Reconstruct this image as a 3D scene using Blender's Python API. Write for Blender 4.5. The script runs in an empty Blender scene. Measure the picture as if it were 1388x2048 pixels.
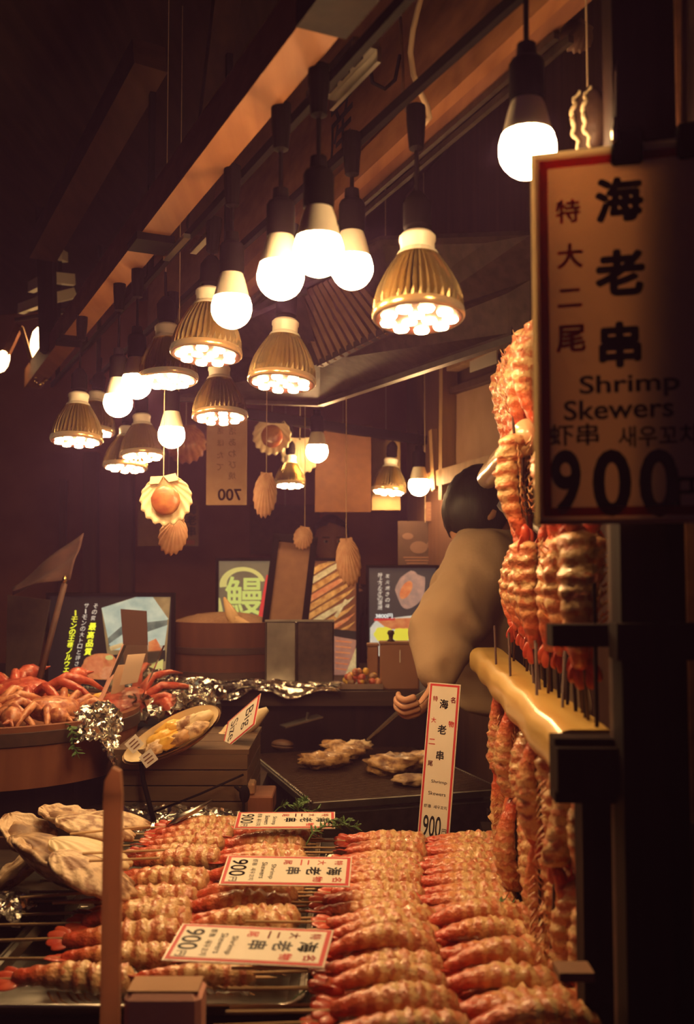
import bpy, bmesh, math, random
from math import sin, cos, pi, radians, tan, sqrt, atan2
from mathutils import Vector, Matrix, Euler, noise
random.seed(11)
V = Vector
scene = bpy.context.scene
col = scene.collection

# ------------------------------------------------------------------ camera
F = 2000.0                       # focal length in pixels of the 1388 x 2048 frame
PITCH = radians(3.5)
EYE = 1.45
cam_data = bpy.data.cameras.new('camera')
cam_data.sensor_fit = 'VERTICAL'
cam_data.sensor_height = 24.0
cam_data.lens = F / 2048.0 * 24.0
cam_data.clip_start = 0.02
cam_data.dof.use_dof = True
cam_data.dof.focus_distance = 1.9
cam_data.dof.aperture_fstop = 3.0
cam = bpy.data.objects.new('camera', cam_data)
cam.location = (0, 0, EYE)
cam.rotation_euler = (pi / 2 + PITCH, 0, 0)
col.objects.link(cam)
scene.camera = cam

# ------------------------------------------------------------------ night sky, exposure
world = bpy.data.worlds.new('night_sky')
scene.world = world
world.use_nodes = True
world.node_tree.nodes['Background'].inputs[0].default_value = (0.024, 0.0095, 0.016, 1)
world.node_tree.nodes['Background'].inputs[1].default_value = 1.0
vs = scene.view_settings
vs.view_transform = 'Standard'
vs.look = 'None'
vs.exposure = 0.0
vs.gamma = 1.0
vs.use_curve_mapping = False
scene.cycles.use_denoising = True
scene.cycles.max_bounces = 4
scene.cycles.diffuse_bounces = 3
scene.cycles.glossy_bounces = 2
scene.cycles.transmission_bounces = 3
scene.cycles.caustics_reflective = False
scene.cycles.caustics_refractive = False
scene.cycles.use_adaptive_sampling = True
scene.cycles.adaptive_threshold = 0.06
scene.cycles.time_limit = 900
scene.cycles.volume_bounces = 0
scene.cycles.sample_clamp_indirect = 4.0
LAMP_COL = (1.0, 0.605, 0.27)
BULB_E = 92.0
SPOT_E = 76.0

# ------------------------------------------------------------------ helpers
def P(px, py, Y):
    dx, dv = (px - 694.0) / F, (1024.0 - py) / F
    ry = cos(PITCH) - sin(PITCH) * dv
    rz = sin(PITCH) + cos(PITCH) * dv
    s = Y / ry
    return V((dx * s, Y, EYE + rz * s))

ANG = radians(25.0)              # the stall front runs 25 degrees off the line of sight
D = V((-sin(ANG), cos(ANG), 0))
N = V((cos(ANG), sin(ANG), 0))
UP = V((0, 0, 1))
def S(o, s, z):                  # stall coordinates: offset across, distance along, height above the eye
    return N * o + D * s + V((0, 0, EYE + z))

WM = {}
def wm(o):
    return WM.get(o.name, Matrix())

class MB:
    def __init__(self):
        self.v, self.f = [], []
    def add(self, vs_, fs_, M=None):
        n = len(self.v)
        self.v += [(M @ V(p)) if M is not None else V(p) for p in vs_]
        self.f += [tuple(i + n for i in f) for f in fs_]
        return self
    def box(self, c, s, M=None):
        x, y, z = s[0] / 2, s[1] / 2, s[2] / 2
        vs_ = [V(c) + V((i * x, j * y, k * z)) for i in (-1, 1) for j in (-1, 1) for k in (-1, 1)]
        return self.add(vs_, [(0, 1, 3, 2), (4, 6, 7, 5), (0, 4, 5, 1), (2, 3, 7, 6), (0, 2, 6, 4), (1, 5, 7, 3)], M)
    def bar(self, a, b, w, h, up=UP):
        a, b = V(a), V(b)
        t = (b - a).normalized()
        sx = t.cross(up)
        if sx.length < 1e-4: sx = t.cross(V((1, 0, 0)))
        sx.normalize()
        sy = sx.cross(t).normalized()
        M = Matrix((sx, t, sy)).transposed().to_4x4()
        M.translation = (a + b) / 2
        return self.box((0, 0, 0), (w, (b - a).length, h), M)
    def cbox(self, c, s, bv, M=None):          # box with chamfered vertical edges and top edge
        x, y, z = s[0] / 2, s[1] / 2, s[2] / 2
        def ring(k, zz):
            return [(x - k, -y + 0, zz), (x, -y + bv, zz), (x, y - bv, zz), (x - bv, y - k, zz), (-x + bv, y - k, zz), (-x, y - bv, zz), (-x, -y + bv, zz), (-x + bv, -y + k, zz)]
        def ring2(k, zz):
            X, Y_ = x - k, y - k
            return [(X - bv, -Y_, zz), (X, -Y_ + bv, zz), (X, Y_ - bv, zz), (X - bv, Y_, zz), (-X + bv, Y_, zz), (-X, Y_ - bv, zz), (-X, -Y_ + bv, zz), (-X + bv, -Y_, zz)]
        rs = [ring2(bv * .7, -z), ring2(0, -z + bv), ring2(0, z - bv), ring2(bv * .7, z)]
        vs_ = [V(c) + V(p) for r in rs for p in r]
        fs_ = [tuple(range(7, -1, -1)), tuple(range(24, 32))]
        for r in range(3):
            for i in range(8):
                fs_.append((r * 8 + i, r * 8 + (i + 1) % 8, (r + 1) * 8 + (i + 1) % 8, (r + 1) * 8 + i))
        return self.add(vs_, fs_, M)
    def tube(self, pts, r, n=8, caps=True, M=None):
        pts = [V(p) for p in pts]
        m = len(pts)
        rr = r if isinstance(r, (list, tuple)) else [r] * m
        vs_, fs_ = [], []
        prev = None
        for i in range(m):
            t = (pts[min(i + 1, m - 1)] - pts[max(i - 1, 0)])
            if t.length < 1e-9: t = V((0, 0, 1))
            t.normalize()
            if prev is None:
                a = t.orthogonal().normalized()
            else:
                a = prev - t * prev.dot(t)
                a = a.normalized() if a.length > 1e-6 else t.orthogonal().normalized()
            prev = a
            b = t.cross(a)
            for k in range(n):
                th = 2 * pi * k / n
                vs_.append(pts[i] + (a * cos(th) + b * sin(th)) * rr[i])
        for i in range(m - 1):
            for k in range(n):
                fs_.append((i * n + k, i * n + (k + 1) % n, (i + 1) * n + (k + 1) % n, (i + 1) * n + k))
        if caps:
            fs_.append(tuple(range(n - 1, -1, -1)))
            fs_.append(tuple((m - 1) * n + k for k in range(n)))
        return self.add(vs_, fs_, M)
    def lathe(self, prof, n=24, M=None, mod=None, cap0=False, cap1=False):
        vs_, fs_ = [], []
        m = len(prof)
        for j, (r, z) in enumerate(prof):
            for k in range(n):
                th = 2 * pi * k / n
                q = r * (mod(k, j) if mod else 1)
                vs_.append((q * cos(th), q * sin(th), z))
        for j in range(m - 1):
            for k in range(n):
                fs_.append((j * n + k, j * n + (k + 1) % n, (j + 1) * n + (k + 1) % n, (j + 1) * n + k))
        if cap0: fs_.append(tuple(range(n - 1, -1, -1)))
        if cap1: fs_.append(tuple((m - 1) * n + k for k in range(n)))
        return self.add(vs_, fs_, M)
    def grid(self, fn, nu, nv, M=None, cu=False):
        vs_, fs_ = [], []
        for i in range(nu + (0 if cu else 1)):
            for j in range(nv + 1):
                vs_.append(fn(i / nu, j / nv))
        w = nv + 1
        for i in range(nu):
            i2 = (i + 1) % nu if cu else i + 1
            for j in range(nv):
                fs_.append((i * w + j, i2 * w + j, i2 * w + j + 1, i * w + j + 1))
        return self.add(vs_, fs_, M)
    def sheet(self, fn, nu, nv, t, M=None):     # grid with thickness t along -z
        vs_, fs_ = [], []
        w = nv + 1
        for layer in (0, 1):
            for i in range(nu + 1):
                for j in range(nv + 1):
                    p = V(fn(i / nu, j / nv))
                    if layer: p = p - V((0, 0, t))
                    vs_.append(p)
        o = (nu + 1) * w
        for i in range(nu):
            for j in range(nv):
                q = (i * w + j, (i + 1) * w + j, (i + 1) * w + j + 1, i * w + j + 1)
                fs_.append(q)
                fs_.append(tuple(o + k for k in reversed(q)))
        per = [i * w for i in range(nu + 1)] + [nu * w + j for j in range(1, nv + 1)] + [i * w + nv for i in range(nu - 1, -1, -1)] + [j for j in range(nv - 1, 0, -1)]
        for a, b in zip(per, per[1:] + per[:1]):
            fs_.append((b, a, o + a, o + b))
        return self.add(vs_, fs_, M)
    def prism(self, pts, t, M=None):            # 2D outline extruded from z=0 to z=t
        n = len(pts)
        vs_ = [(p[0], p[1], 0) for p in pts] + [(p[0], p[1], t) for p in pts]
        fs_ = [tuple(range(n - 1, -1, -1)), tuple(range(n, 2 * n))] + [(i, (i + 1) % n, n + (i + 1) % n, n + i) for i in range(n)]
        return self.add(vs_, fs_, M)
    def ball(self, c, r, nu=12, nv=8, M=None, fn=None):
        rx, ry, rz = r if isinstance(r, (tuple, list)) else (r, r, r)
        vs_, fs_ = [], []
        for j in range(nv + 1):
            ph = pi * j / nv
            for i in range(nu):
                th = 2 * pi * i / nu
                p = V((sin(ph) * cos(th), sin(ph) * sin(th), cos(ph)))
                q = V((p.x * rx, p.y * ry, p.z * rz))
                if fn: q = fn(p, q)
                vs_.append(q + V(c))
        for j in range(nv):
            for i in range(nu):
                a, b = j * nu + i, j * nu + (i + 1) % nu
                fs_.append((a, a + nu, b + nu, b))
        return self.add(vs_, fs_, M)
    def mesh(self, name, mat, smooth=False, inv=None):
        me = bpy.data.meshes.new(name)
        vv = [tuple(inv @ p) if inv is not None else tuple(p) for p in self.v]
        me.from_pydata(vv, [], self.f)
        if mat is not None: me.materials.append(mat)
        me.validate()
        if smooth:
            me.polygons.foreach_set('use_smooth', [True] * len(me.polygons))
        me.update()
        return me
    def build(self, name, mat, parent=None, smooth=False, auto=None):
        inv = wm(parent).inverted() if parent is not None else None
        me = self.mesh(name, mat, smooth or auto is not None, inv)
        if auto is not None:
            try: me.set_sharp_from_angle(angle=radians(auto))
            except Exception: pass
        o = bpy.data.objects.new(name, me)
        col.objects.link(o)
        if parent is not None:
            o.parent = parent
            WM[o.name] = wm(parent).copy()
        return o

def thing(name, label, cat, M=None, group=None):
    o = bpy.data.objects.new(name, None)
    o.empty_display_size = 0.05
    col.objects.link(o)
    if M is None: M = Matrix()
    if isinstance(M, Vector): M = Matrix.Translation(M)
    o.matrix_world = M
    o.matrix_basis = M
    WM[o.name] = M.copy()
    o['label'] = label
    o['category'] = cat
    if group: o['group'] = group
    return o

def solo(mb, name, mat, label, cat, group=None, smooth=False, auto=None, kind=None):
    lo = V((min(p.x for p in mb.v), min(p.y for p in mb.v), min(p.z for p in mb.v)))
    hi = V((max(p.x for p in mb.v), max(p.y for p in mb.v), max(p.z for p in mb.v)))
    c = V(((lo.x + hi.x) / 2, (lo.y + hi.y) / 2, lo.z))
    me = mb.mesh(name, mat, smooth or auto is not None, Matrix.Translation(-c))
    if auto is not None:
        try: me.set_sharp_from_angle(angle=radians(auto))
        except Exception: pass
    o = bpy.data.objects.new(name, me)
    o.location = c
    WM[o.name] = Matrix.Translation(c)
    col.objects.link(o)
    if label: o['label'] = label
    if cat: o['category'] = cat
    if group: o['group'] = group
    if kind: o['kind'] = kind
    return o

def struct(mb, name, mat, label, cat='structure', **k):
    return solo(mb, name, mat, label, cat, kind='structure', **k)

def child(me, name, parent, M=None):           # another object on shared mesh data, in the parent's space
    o = bpy.data.objects.new(name, me)
    col.objects.link(o)
    o.parent = parent
    if M is not None: o.matrix_basis = M
    WM[o.name] = wm(parent) @ (M if M is not None else Matrix())
    return o

def copy_tree(root, M, label, group=None):
    r = root.copy()
    col.objects.link(r)
    r.matrix_basis = M
    WM[r.name] = M.copy()
    r['label'] = label
    if group: r['group'] = group
    for ch in root.children:
        c = ch.copy(); col.objects.link(c); c.parent = r
        for g in ch.children:
            d = g.copy(); col.objects.link(d); d.parent = c
    return r

def axes(o, x, y, z=None):
    x, y = V(x).normalized(), V(y)
    y = (y - x * y.dot(x)).normalized()
    z = x.cross(y)
    M = Matrix((x, y, z)).transposed().to_4x4()
    M.translation = V(o)
    return M
def T(x, y, z): return Matrix.Translation((x, y, z))
def R(a, ax): return Matrix.Rotation(radians(a), 4, ax)
def SC(x, y=None, z=None):
    return Matrix.Diagonal((x, x if y is None else y, x if z is None else z, 1))

ORD = ['first', 'second', 'third', 'fourth', 'fifth', 'sixth', 'seventh', 'eighth', 'ninth', 'tenth', 'eleventh', 'twelfth', 'thirteenth', 'fourteenth', 'fifteenth', 'sixteenth', 'seventeenth', 'eighteenth']

# ------------------------------------------------------------------ materials
MAT = {}
def mat(name, c1, c2=None, rough=0.6, metal=0.0, scale=18.0, stretch=(1, 1, 1), bump=0.0, bscale=None, coat=0.0, emit=None, estr=0.0, trans=0.0, sss=0.0, detail=4.0, contrast=(0.3, 0.7), ior=None, alpha=1.0, spec=None):
    if name in MAT: return MAT[name]
    m = bpy.data.materials.new(name)
    m.use_nodes = True
    nt = m.node_tree
    b = nt.nodes['Principled BSDF']
    b.inputs['Base Color'].default_value = (*c1, 1)
    b.inputs['Roughness'].default_value = rough
    b.inputs['Metallic'].default_value = metal
    if coat: b.inputs['Coat Weight'].default_value = coat; b.inputs['Coat Roughness'].default_value = 0.12
    if trans: b.inputs['Transmission Weight'].default_value = trans
    if sss:
        b.inputs['Subsurface Weight'].default_value = sss
        b.inputs['Subsurface Radius'].default_value = (0.02, 0.008, 0.004)
        b.inputs['Subsurface Scale'].default_value = 0.5
    if ior: b.inputs['IOR'].default_value = ior
    if spec is not None: b.inputs['Specular IOR Level'].default_value = spec
    if alpha < 1: b.inputs['Alpha'].default_value = alpha
    if emit is not None:
        b.inputs['Emission Color'].default_value = (*emit, 1)
        b.inputs['Emission Strength'].default_value = estr
    if c2 is not None or bump:
        tc = nt.nodes.new('ShaderNodeTexCoord')
        oi = nt.nodes.new('ShaderNodeObjectInfo')
        ad = nt.nodes.new('ShaderNodeVectorMath'); ad.operation = 'ADD'
        mp = nt.nodes.new('ShaderNodeMapping')
        mp.inputs['Scale'].default_value = stretch
        nt.links.new(tc.outputs['Object'], ad.inputs[0])
        nt.links.new(oi.outputs['Random'], ad.inputs[1])
        nt.links.new(ad.outputs[0], mp.inputs['Vector'])
        nz = nt.nodes.new('ShaderNodeTexNoise')
        nz.inputs['Scale'].default_value = scale
        nz.inputs['Detail'].default_value = detail
        nt.links.new(mp.outputs[0], nz.inputs['Vector'])
        if c2 is not None:
            rp = nt.nodes.new('ShaderNodeValToRGB')
            rp.color_ramp.elements[0].position = contrast[0]
            rp.color_ramp.elements[1].position = contrast[1]
            rp.color_ramp.elements[0].color = (*c1, 1)
            rp.color_ramp.elements[1].color = (*c2, 1)
            nt.links.new(nz.outputs['Fac'], rp.inputs[0])
            nt.links.new(rp.outputs[0], b.inputs['Base Color'])
        if bump:
            bz = nz
            if bscale:
                bz = nt.nodes.new('ShaderNodeTexNoise')
                bz.inputs['Scale'].default_value = bscale
                bz.inputs['Detail'].default_value = detail
                nt.links.new(mp.outputs[0], bz.inputs['Vector'])
            bp = nt.nodes.new('ShaderNodeBump')
            bp.inputs['Strength'].default_value = bump
            bp.inputs['Distance'].default_value = 0.004
            nt.links.new(bz.outputs['Fac'], bp.inputs['Height'])
            nt.links.new(bp.outputs[0], b.inputs['Normal'])
    MAT[name] = m
    return m

def wood(name, c1, c2, rough=0.65, axis='y', scale=14, bump=0.25, coat=0.0, spec=0.3):
    st = {'x': (0.06, 1, 1), 'y': (1, 0.06, 1), 'z': (1, 1, 0.06)}[axis]
    return mat(name, c1, c2, rough, 0, scale * 3, st, bump, None, coat, detail=6, spec=spec)

m_black = mat('black_plastic', (0.008, 0.005, 0.006), rough=0.7, spec=0.05)
m_blackwood = wood('blackened_wood', (0.012, 0.006, 0.006), (0.024, 0.011, 0.009), axis='z', spec=0.08)
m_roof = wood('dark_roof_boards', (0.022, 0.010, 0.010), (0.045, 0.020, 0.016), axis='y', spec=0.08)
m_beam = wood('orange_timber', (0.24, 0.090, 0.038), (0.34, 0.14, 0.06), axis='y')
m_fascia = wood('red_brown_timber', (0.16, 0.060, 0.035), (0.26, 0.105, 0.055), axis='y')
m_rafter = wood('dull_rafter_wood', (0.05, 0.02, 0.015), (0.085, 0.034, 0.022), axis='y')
m_frame = wood('window_frame_wood', (0.34, 0.19, 0.085), (0.46, 0.27, 0.125), axis='z')
m_wall = mat('brown_plaster', (0.30, 0.095, 0.066), (0.38, 0.135, 0.085), 0.85, scale=6, bump=0.2, bscale=60)
m_wallr = wood('panel_wood', (0.075, 0.032, 0.020), (0.11, 0.048, 0.028), axis='z')
m_floor = mat('wet_asphalt', (0.03, 0.018, 0.018), (0.055, 0.033, 0.03), 0.5, scale=30, bump=0.3)
m_counter = wood('dark_counter_wood', (0.028, 0.014, 0.011), (0.055, 0.026, 0.018), axis='x')
m_steel = mat('stainless_steel', (0.62, 0.58, 0.52), (0.48, 0.45, 0.40), 0.28, 1.0, scale=40, stretch=(1, 0.1, 1))
m_dsteel = mat('dull_steel', (0.32, 0.29, 0.26), (0.22, 0.20, 0.18), 0.42, 1.0, scale=25)
m_iron = mat('burnt_iron', (0.045, 0.030, 0.026), (0.085, 0.055, 0.045), 0.5, 0.7, scale=40, bump=0.3)
m_foil = mat('crumpled_foil', (0.80, 0.76, 0.70), (0.66, 0.62, 0.56), 0.20, 1.0, scale=45, bump=0.55, bscale=90)
m_bamboo = wood('bamboo', (0.52, 0.33, 0.17), (0.66, 0.44, 0.24), axis='x', coat=0.1)
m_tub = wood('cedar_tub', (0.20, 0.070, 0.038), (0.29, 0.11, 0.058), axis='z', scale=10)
m_tubdim = wood('dimmed_cedar_tub', (0.095, 0.032, 0.022), (0.14, 0.048, 0.030), axis='z', scale=10)  # cedar darkened in its colour for the dim back of the stall
m_hoop = mat('tub_hoop', (0.035, 0.014, 0.010), (0.06, 0.024, 0.016), 0.6, scale=50)
m_whiteplastic = mat('ivory_plastic', (0.78, 0.70, 0.56), rough=0.4)
m_ceramic = mat('ceramic_collar', (0.80, 0.72, 0.58), rough=0.35)
m_gold = mat('gold_reflector', (0.80, 0.60, 0.31), (0.66, 0.46, 0.21), 0.22, 0.85, scale=30)
m_bulb = mat('lit_bulb', (0.9, 0.8, 0.6), rough=0.4, emit=LAMP_COL, estr=BULB_E)
m_lens = mat('lit_lens', (0.9, 0.8, 0.6), rough=0.3, emit=LAMP_COL, estr=SPOT_E)
m_rim = mat('clear_lamp_rim', (0.60, 0.36, 0.14), rough=0.18, metal=0.7, emit=LAMP_COL, estr=0.12)
m_face = mat('lamp_face', (0.10, 0.03, 0.02), rough=0.4, emit=(1.0, 0.25, 0.08), estr=0.10)
for m_ in (m_rim, m_face):
    m_.cycles.emission_sampling = 'NONE'
m_cablew = mat('cream_cable', (0.72, 0.50, 0.32), rough=0.5)
m_red = mat('red_print', (0.55, 0.035, 0.04), rough=0.55)
m_ink = mat('black_ink', (0.012, 0.010, 0.012), rough=0.55)
m_white = mat('white_card', (0.80, 0.74, 0.64), (0.74, 0.67, 0.57), 0.45, scale=12)
m_lamin = mat('card_laminate', (0.78, 0.70, 0.60), rough=0.25)
m_paper = mat('thin_paper', (0.50, 0.30, 0.17), (0.56, 0.35, 0.20), 0.8, scale=40)
m_inkfaint = mat('faint_ink', (0.20, 0.09, 0.055), rough=0.8)
m_brownboard = mat('brown_board', (0.22, 0.105, 0.055), (0.27, 0.13, 0.07), 0.7, scale=40)
m_cardboard = mat('cardboard', (0.36, 0.20, 0.11), (0.42, 0.24, 0.14), 0.8, scale=14, bump=0.1)
m_green = mat('green_sprig', (0.05, 0.12, 0.03), (0.10, 0.20, 0.045), 0.6, scale=60)
m_roe = mat('yellow_roe', (0.80, 0.42, 0.05), (0.86, 0.55, 0.12), 0.3, scale=70, bump=0.5, coat=0.3)
m_crab = mat('crab_shell', (0.34, 0.085, 0.045), (0.68, 0.30, 0.15), 0.38, scale=60, bump=0.9, coat=0.3, contrast=(0.38, 0.62))
m_crabred = mat('red_crab_shell', (0.40, 0.035, 0.025), (0.66, 0.16, 0.09), 0.35, scale=70, bump=0.9, coat=0.3)
m_shell = mat('pale_shell', (0.78, 0.60, 0.36), (0.86, 0.72, 0.48), 0.45, scale=30, bump=0.2)
m_shellpink = mat('pink_shell', (0.60, 0.30, 0.17), (0.72, 0.42, 0.25), 0.6, scale=50, bump=0.4)
m_shelldark = mat('brown_shell', (0.10, 0.045, 0.03), (0.16, 0.075, 0.045), 0.55, scale=40, bump=0.4)
m_scallop = mat('scallop_meat', (0.30, 0.075, 0.035), (0.52, 0.22, 0.07), 0.35, scale=38, bump=0.4, coat=0.3)
m_clam = mat('clam_flesh', (0.30, 0.15, 0.08), (0.78, 0.58, 0.38), 0.5, scale=44, bump=0.7, bscale=90, contrast=(0.40, 0.54))
m_clamdark = mat('clam_dark', (0.20, 0.10, 0.055), (0.56, 0.36, 0.20), 0.55, scale=34, bump=0.5, contrast=(0.40, 0.62))
m_coat = mat('tan_coat', (0.36, 0.235, 0.135), (0.41, 0.275, 0.165), 0.85, scale=8, bump=0.15, bscale=120)
m_skin = mat('skin', (0.55, 0.27, 0.16), (0.60, 0.31, 0.19), 0.5, scale=30, sss=0.1)
m_skinlight = mat('skin_lightened', (0.60, 0.27, 0.17), (0.66, 0.32, 0.21), 0.55, scale=30)  # colour lightened to offset the dim light on the man behind
m_hair = mat('black_hair', (0.010, 0.007, 0.007), (0.022, 0.014, 0.012), 0.5, scale=60, stretch=(1, 1, 0.2), bump=0.6)
m_darkcloth = mat('dark_cloth', (0.035, 0.018, 0.018), (0.05, 0.026, 0.024), 0.9, scale=60)
m_acryl = mat('tan_acrylic', (0.60, 0.36, 0.23), (0.68, 0.43, 0.28), 0.25, scale=30, stretch=(1, 1, 0.15), coat=0.4)
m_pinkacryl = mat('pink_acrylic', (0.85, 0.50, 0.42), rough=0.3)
m_clear = mat('clear_film', (0.95, 0.9, 0.82), rough=0.12, trans=0.95, ior=1.1)
m_mesh = mat('grill_wire', (0.10, 0.05, 0.036), (0.16, 0.085, 0.06), 0.45, 0.8, scale=60)
m_meat = mat('grilled_meat', (0.20, 0.075, 0.03), (0.62, 0.36, 0.16), 0.42, scale=50, bump=0.8, coat=0.2, contrast=(0.36, 0.60))
m_rail = wood('wrapped_rail_wood', (0.62, 0.36, 0.08), (0.72, 0.46, 0.13), axis='y', rough=0.4, coat=0.6)
m_tube = mat('wrapped_tube', (0.52, 0.32, 0.17), (0.60, 0.40, 0.22), 0.3, scale=20, coat=0.8)

def shrimp_material(name, shift=0.0, redder=0.0):
    m = bpy.data.materials.new(name); m.use_nodes = True
    nt = m.node_tree; b = nt.nodes['Principled BSDF']
    L = nt.links.new
    tc = nt.nodes.new('ShaderNodeTexCoord')
    sep = nt.nodes.new('ShaderNodeSeparateXYZ')
    L(tc.outputs['Object'], sep.inputs[0])
    oi = nt.nodes.new('ShaderNodeObjectInfo')
    ad = nt.nodes.new('ShaderNodeVectorMath'); ad.operation = 'ADD'
    L(tc.outputs['Object'], ad.inputs[0]); L(oi.outputs['Random'], ad.inputs[1])
    # along the body: red tail end, cream middle, mottled head end
    mr = nt.nodes.new('ShaderNodeMapRange')
    mr.inputs['From Min'].default_value = 0.0; mr.inputs['From Max'].default_value = 0.150
    L(sep.outputs['X'], mr.inputs['Value'])
    rp = nt.nodes.new('ShaderNodeValToRGB')
    cr = rp.color_ramp
    cr.elements[0].position = 0.0; cr.elements[0].color = (0.62, 0.07, 0.03, 1)
    cr.elements[1].position = 1.0; cr.elements[1].color = (0.72, 0.42, 0.20, 1)
    for p_, c_ in ((0.16, (0.64, 0.09, 0.035, 1)), (0.30, (0.72, 0.28, 0.11, 1)), (0.46, (0.76, 0.50, 0.24, 1)), (0.75, (0.72, 0.47, 0.23, 1))):
        e = cr.elements.new(p_); e.color = c_
    L(mr.outputs[0], rp.inputs[0])
    # ring bands
    mu = nt.nodes.new('ShaderNodeMath'); mu.operation = 'MULTIPLY'; mu.inputs[1].default_value = 2 * pi / 0.0186
    L(sep.outputs['X'], mu.inputs[0])
    sn = nt.nodes.new('ShaderNodeMath'); sn.operation = 'SINE'; L(mu.outputs[0], sn.inputs[0])
    nz = nt.nodes.new('ShaderNodeTexNoise'); nz.inputs['Scale'].default_value = 105; nz.inputs['Detail'].default_value = 5
    L(ad.outputs[0], nz.inputs['Vector'])
    m1 = nt.nodes.new('ShaderNodeMath'); m1.operation = 'MULTIPLY_ADD'; m1.inputs[1].default_value = 0.13; L(sn.outputs[0], m1.inputs[0]); L(nz.outputs['Fac'], m1.inputs[2])
    r2 = nt.nodes.new('ShaderNodeValToRGB')
    r2.color_ramp.elements[0].position = 0.46 - redder * 0.1; r2.color_ramp.elements[0].color = (0, 0, 0, 1)
    r2.color_ramp.elements[1].position = 0.62 - redder * 0.1; r2.color_ramp.elements[1].color = (1, 1, 1, 1)
    L(m1.outputs[0], r2.inputs[0])
    mx = nt.nodes.new('ShaderNodeMix'); mx.data_type = 'RGBA'
    mf = nt.nodes.new('ShaderNodeMath'); mf.operation = 'MULTIPLY'; mf.inputs[1].default_value = 0.80
    L(r2.outputs[0], mf.inputs[0])
    L(mf.outputs[0], mx.inputs['Factor'])
    L(rp.outputs[0], mx.inputs['A'])
    mx.inputs['B'].default_value = (0.50, 0.095, 0.032, 1)
    L(mx.outputs['Result'], b.inputs['Base Color'])
    b.inputs['Roughness'].default_value = 0.34
    b.inputs['Coat Weight'].default_value = 0.6
    b.inputs['Coat Roughness'].default_value = 0.13
    bp = nt.nodes.new('ShaderNodeBump'); bp.inputs['Strength'].default_value = 0.8; bp.inputs['Distance'].default_value = 0.004
    n2 = nt.nodes.new('ShaderNodeTexNoise'); n2.inputs['Scale'].default_value = 150; n2.inputs['Detail'].default_value = 3
    L(ad.outputs[0], n2.inputs['Vector'])
    L(n2.outputs['Fac'], bp.inputs['Height']); L(bp.outputs[0], b.inputs['Normal'])
    MAT[name] = m
    return m
m_shrimp = shrimp_material('shrimp_flesh')
m_shrimpr = shrimp_material('shrimp_flesh_reddish', redder=0.6)
m_tail = mat('shrimp_tail_red', (0.50, 0.04, 0.022), (0.60, 0.10, 0.04), 0.35, scale=60, coat=0.4)

# ------------------------------------------------------------------ lettering
_tc = {}
def text_mesh(s, m, bold=0.0, shear=0.0, spacing=1.0, mirror=False):
    key = (s, m.name, bold, shear, spacing, mirror)
    if key in _tc: return _tc[key]
    cu = bpy.data.curves.new('lettering', 'FONT')
    cu.body = s
    cu.size = 1.0
    cu.offset = 0.0
    cu.shear = shear
    cu.align_x = 'CENTER'
    cu.space_line = spacing
    cu.resolution_u = 4
    cu.fill_mode = 'FRONT'
    o = bpy.data.objects.new('lettering_tmp', cu)
    col.objects.link(o)
    dg = bpy.context.evaluated_depsgraph_get()
    me = bpy.data.meshes.new_from_object(o.evaluated_get(dg))
    bpy.data.objects.remove(o)
    bpy.data.curves.remove(cu)
    me.name = 'lettering'
    if len(me.vertices):
        xs = [v.co.x for v in me.vertices]; ys = [v.co.y for v in me.vertices]
        cx, cy = (min(xs) + max(xs)) / 2, (min(ys) + max(ys)) / 2
        for v in me.vertices:
            v.co.x -= cx; v.co.y -= cy; v.co.z = 0
            if mirror: v.co.x = -v.co.x
        me['w'] = max(xs) - min(xs); me['h'] = max(ys) - min(ys)
    if bold and len(me.vertices):              # heavier strokes: the same outline laid down again, shifted a little
        vv = [v.co.copy() for v in me.vertices]; ff = [tuple(p.vertices) for p in me.polygons]
        mb = MB()
        for dx, dy in ((-1, 0), (1, 0), (0, -1), (0, 1), (.7, .7), (-.7, -.7), (.7, -.7), (-.7, .7)):
            mb.add([(v.x + dx * bold, v.y + dy * bold, 0) for v in vv], ff)
        w_, h_ = me['w'], me['h']
        me = mb.mesh('lettering', None); me['w'] = w_; me['h'] = h_
    me.materials.clear(); me.materials.append(m)
    _tc[key] = me
    return me

def letter(parent, s, x, y, h, m, bold=0.0, w=None, rot=0, z=0.0006, name='lettering', shear=0.0, spacing=1.0, mirror=False):
    """one run of lettering on the parent's own xy plane, h high (and w wide)"""
    me = text_mesh(s, m, bold, shear, spacing, mirror)
    hh = me.get('h', 1.0) or 1.0; ww = me.get('w', 1.0) or 1.0
    sy = h / hh
    sx = w / ww if w else sy
    return child(me, name, parent, T(x, y, z) @ R(rot, 'Z') @ SC(sx, sy, 1))
# ------------------------------------------------------------------ the setting
def Pz(px, py, z):               # the point of a pixel's ray at height z above the eye
    d = P(px, py, 1.0) - V((0, 0, EYE))
    return V((0, 0, EYE)) + d * (z / d.z)
def Pp(px, py, o, n):            # the point of a pixel's ray on a plane
    e = V((0, 0, EYE)); d = P(px, py, 1.0) - e
    return e + d * ((V(o) - e).dot(V(n)) / d.dot(V(n)))

struct(MB().box((0, 2.5, -0.05), (9, 9, 0.1)), 'floor', m_floor, 'dark paved floor under the stall')
struct(MB().box((0, 4.95, 1.5), (9, 0.1, 3.0)), 'wall_back', m_wall, 'dim brown wall closing the stall behind')
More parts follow.
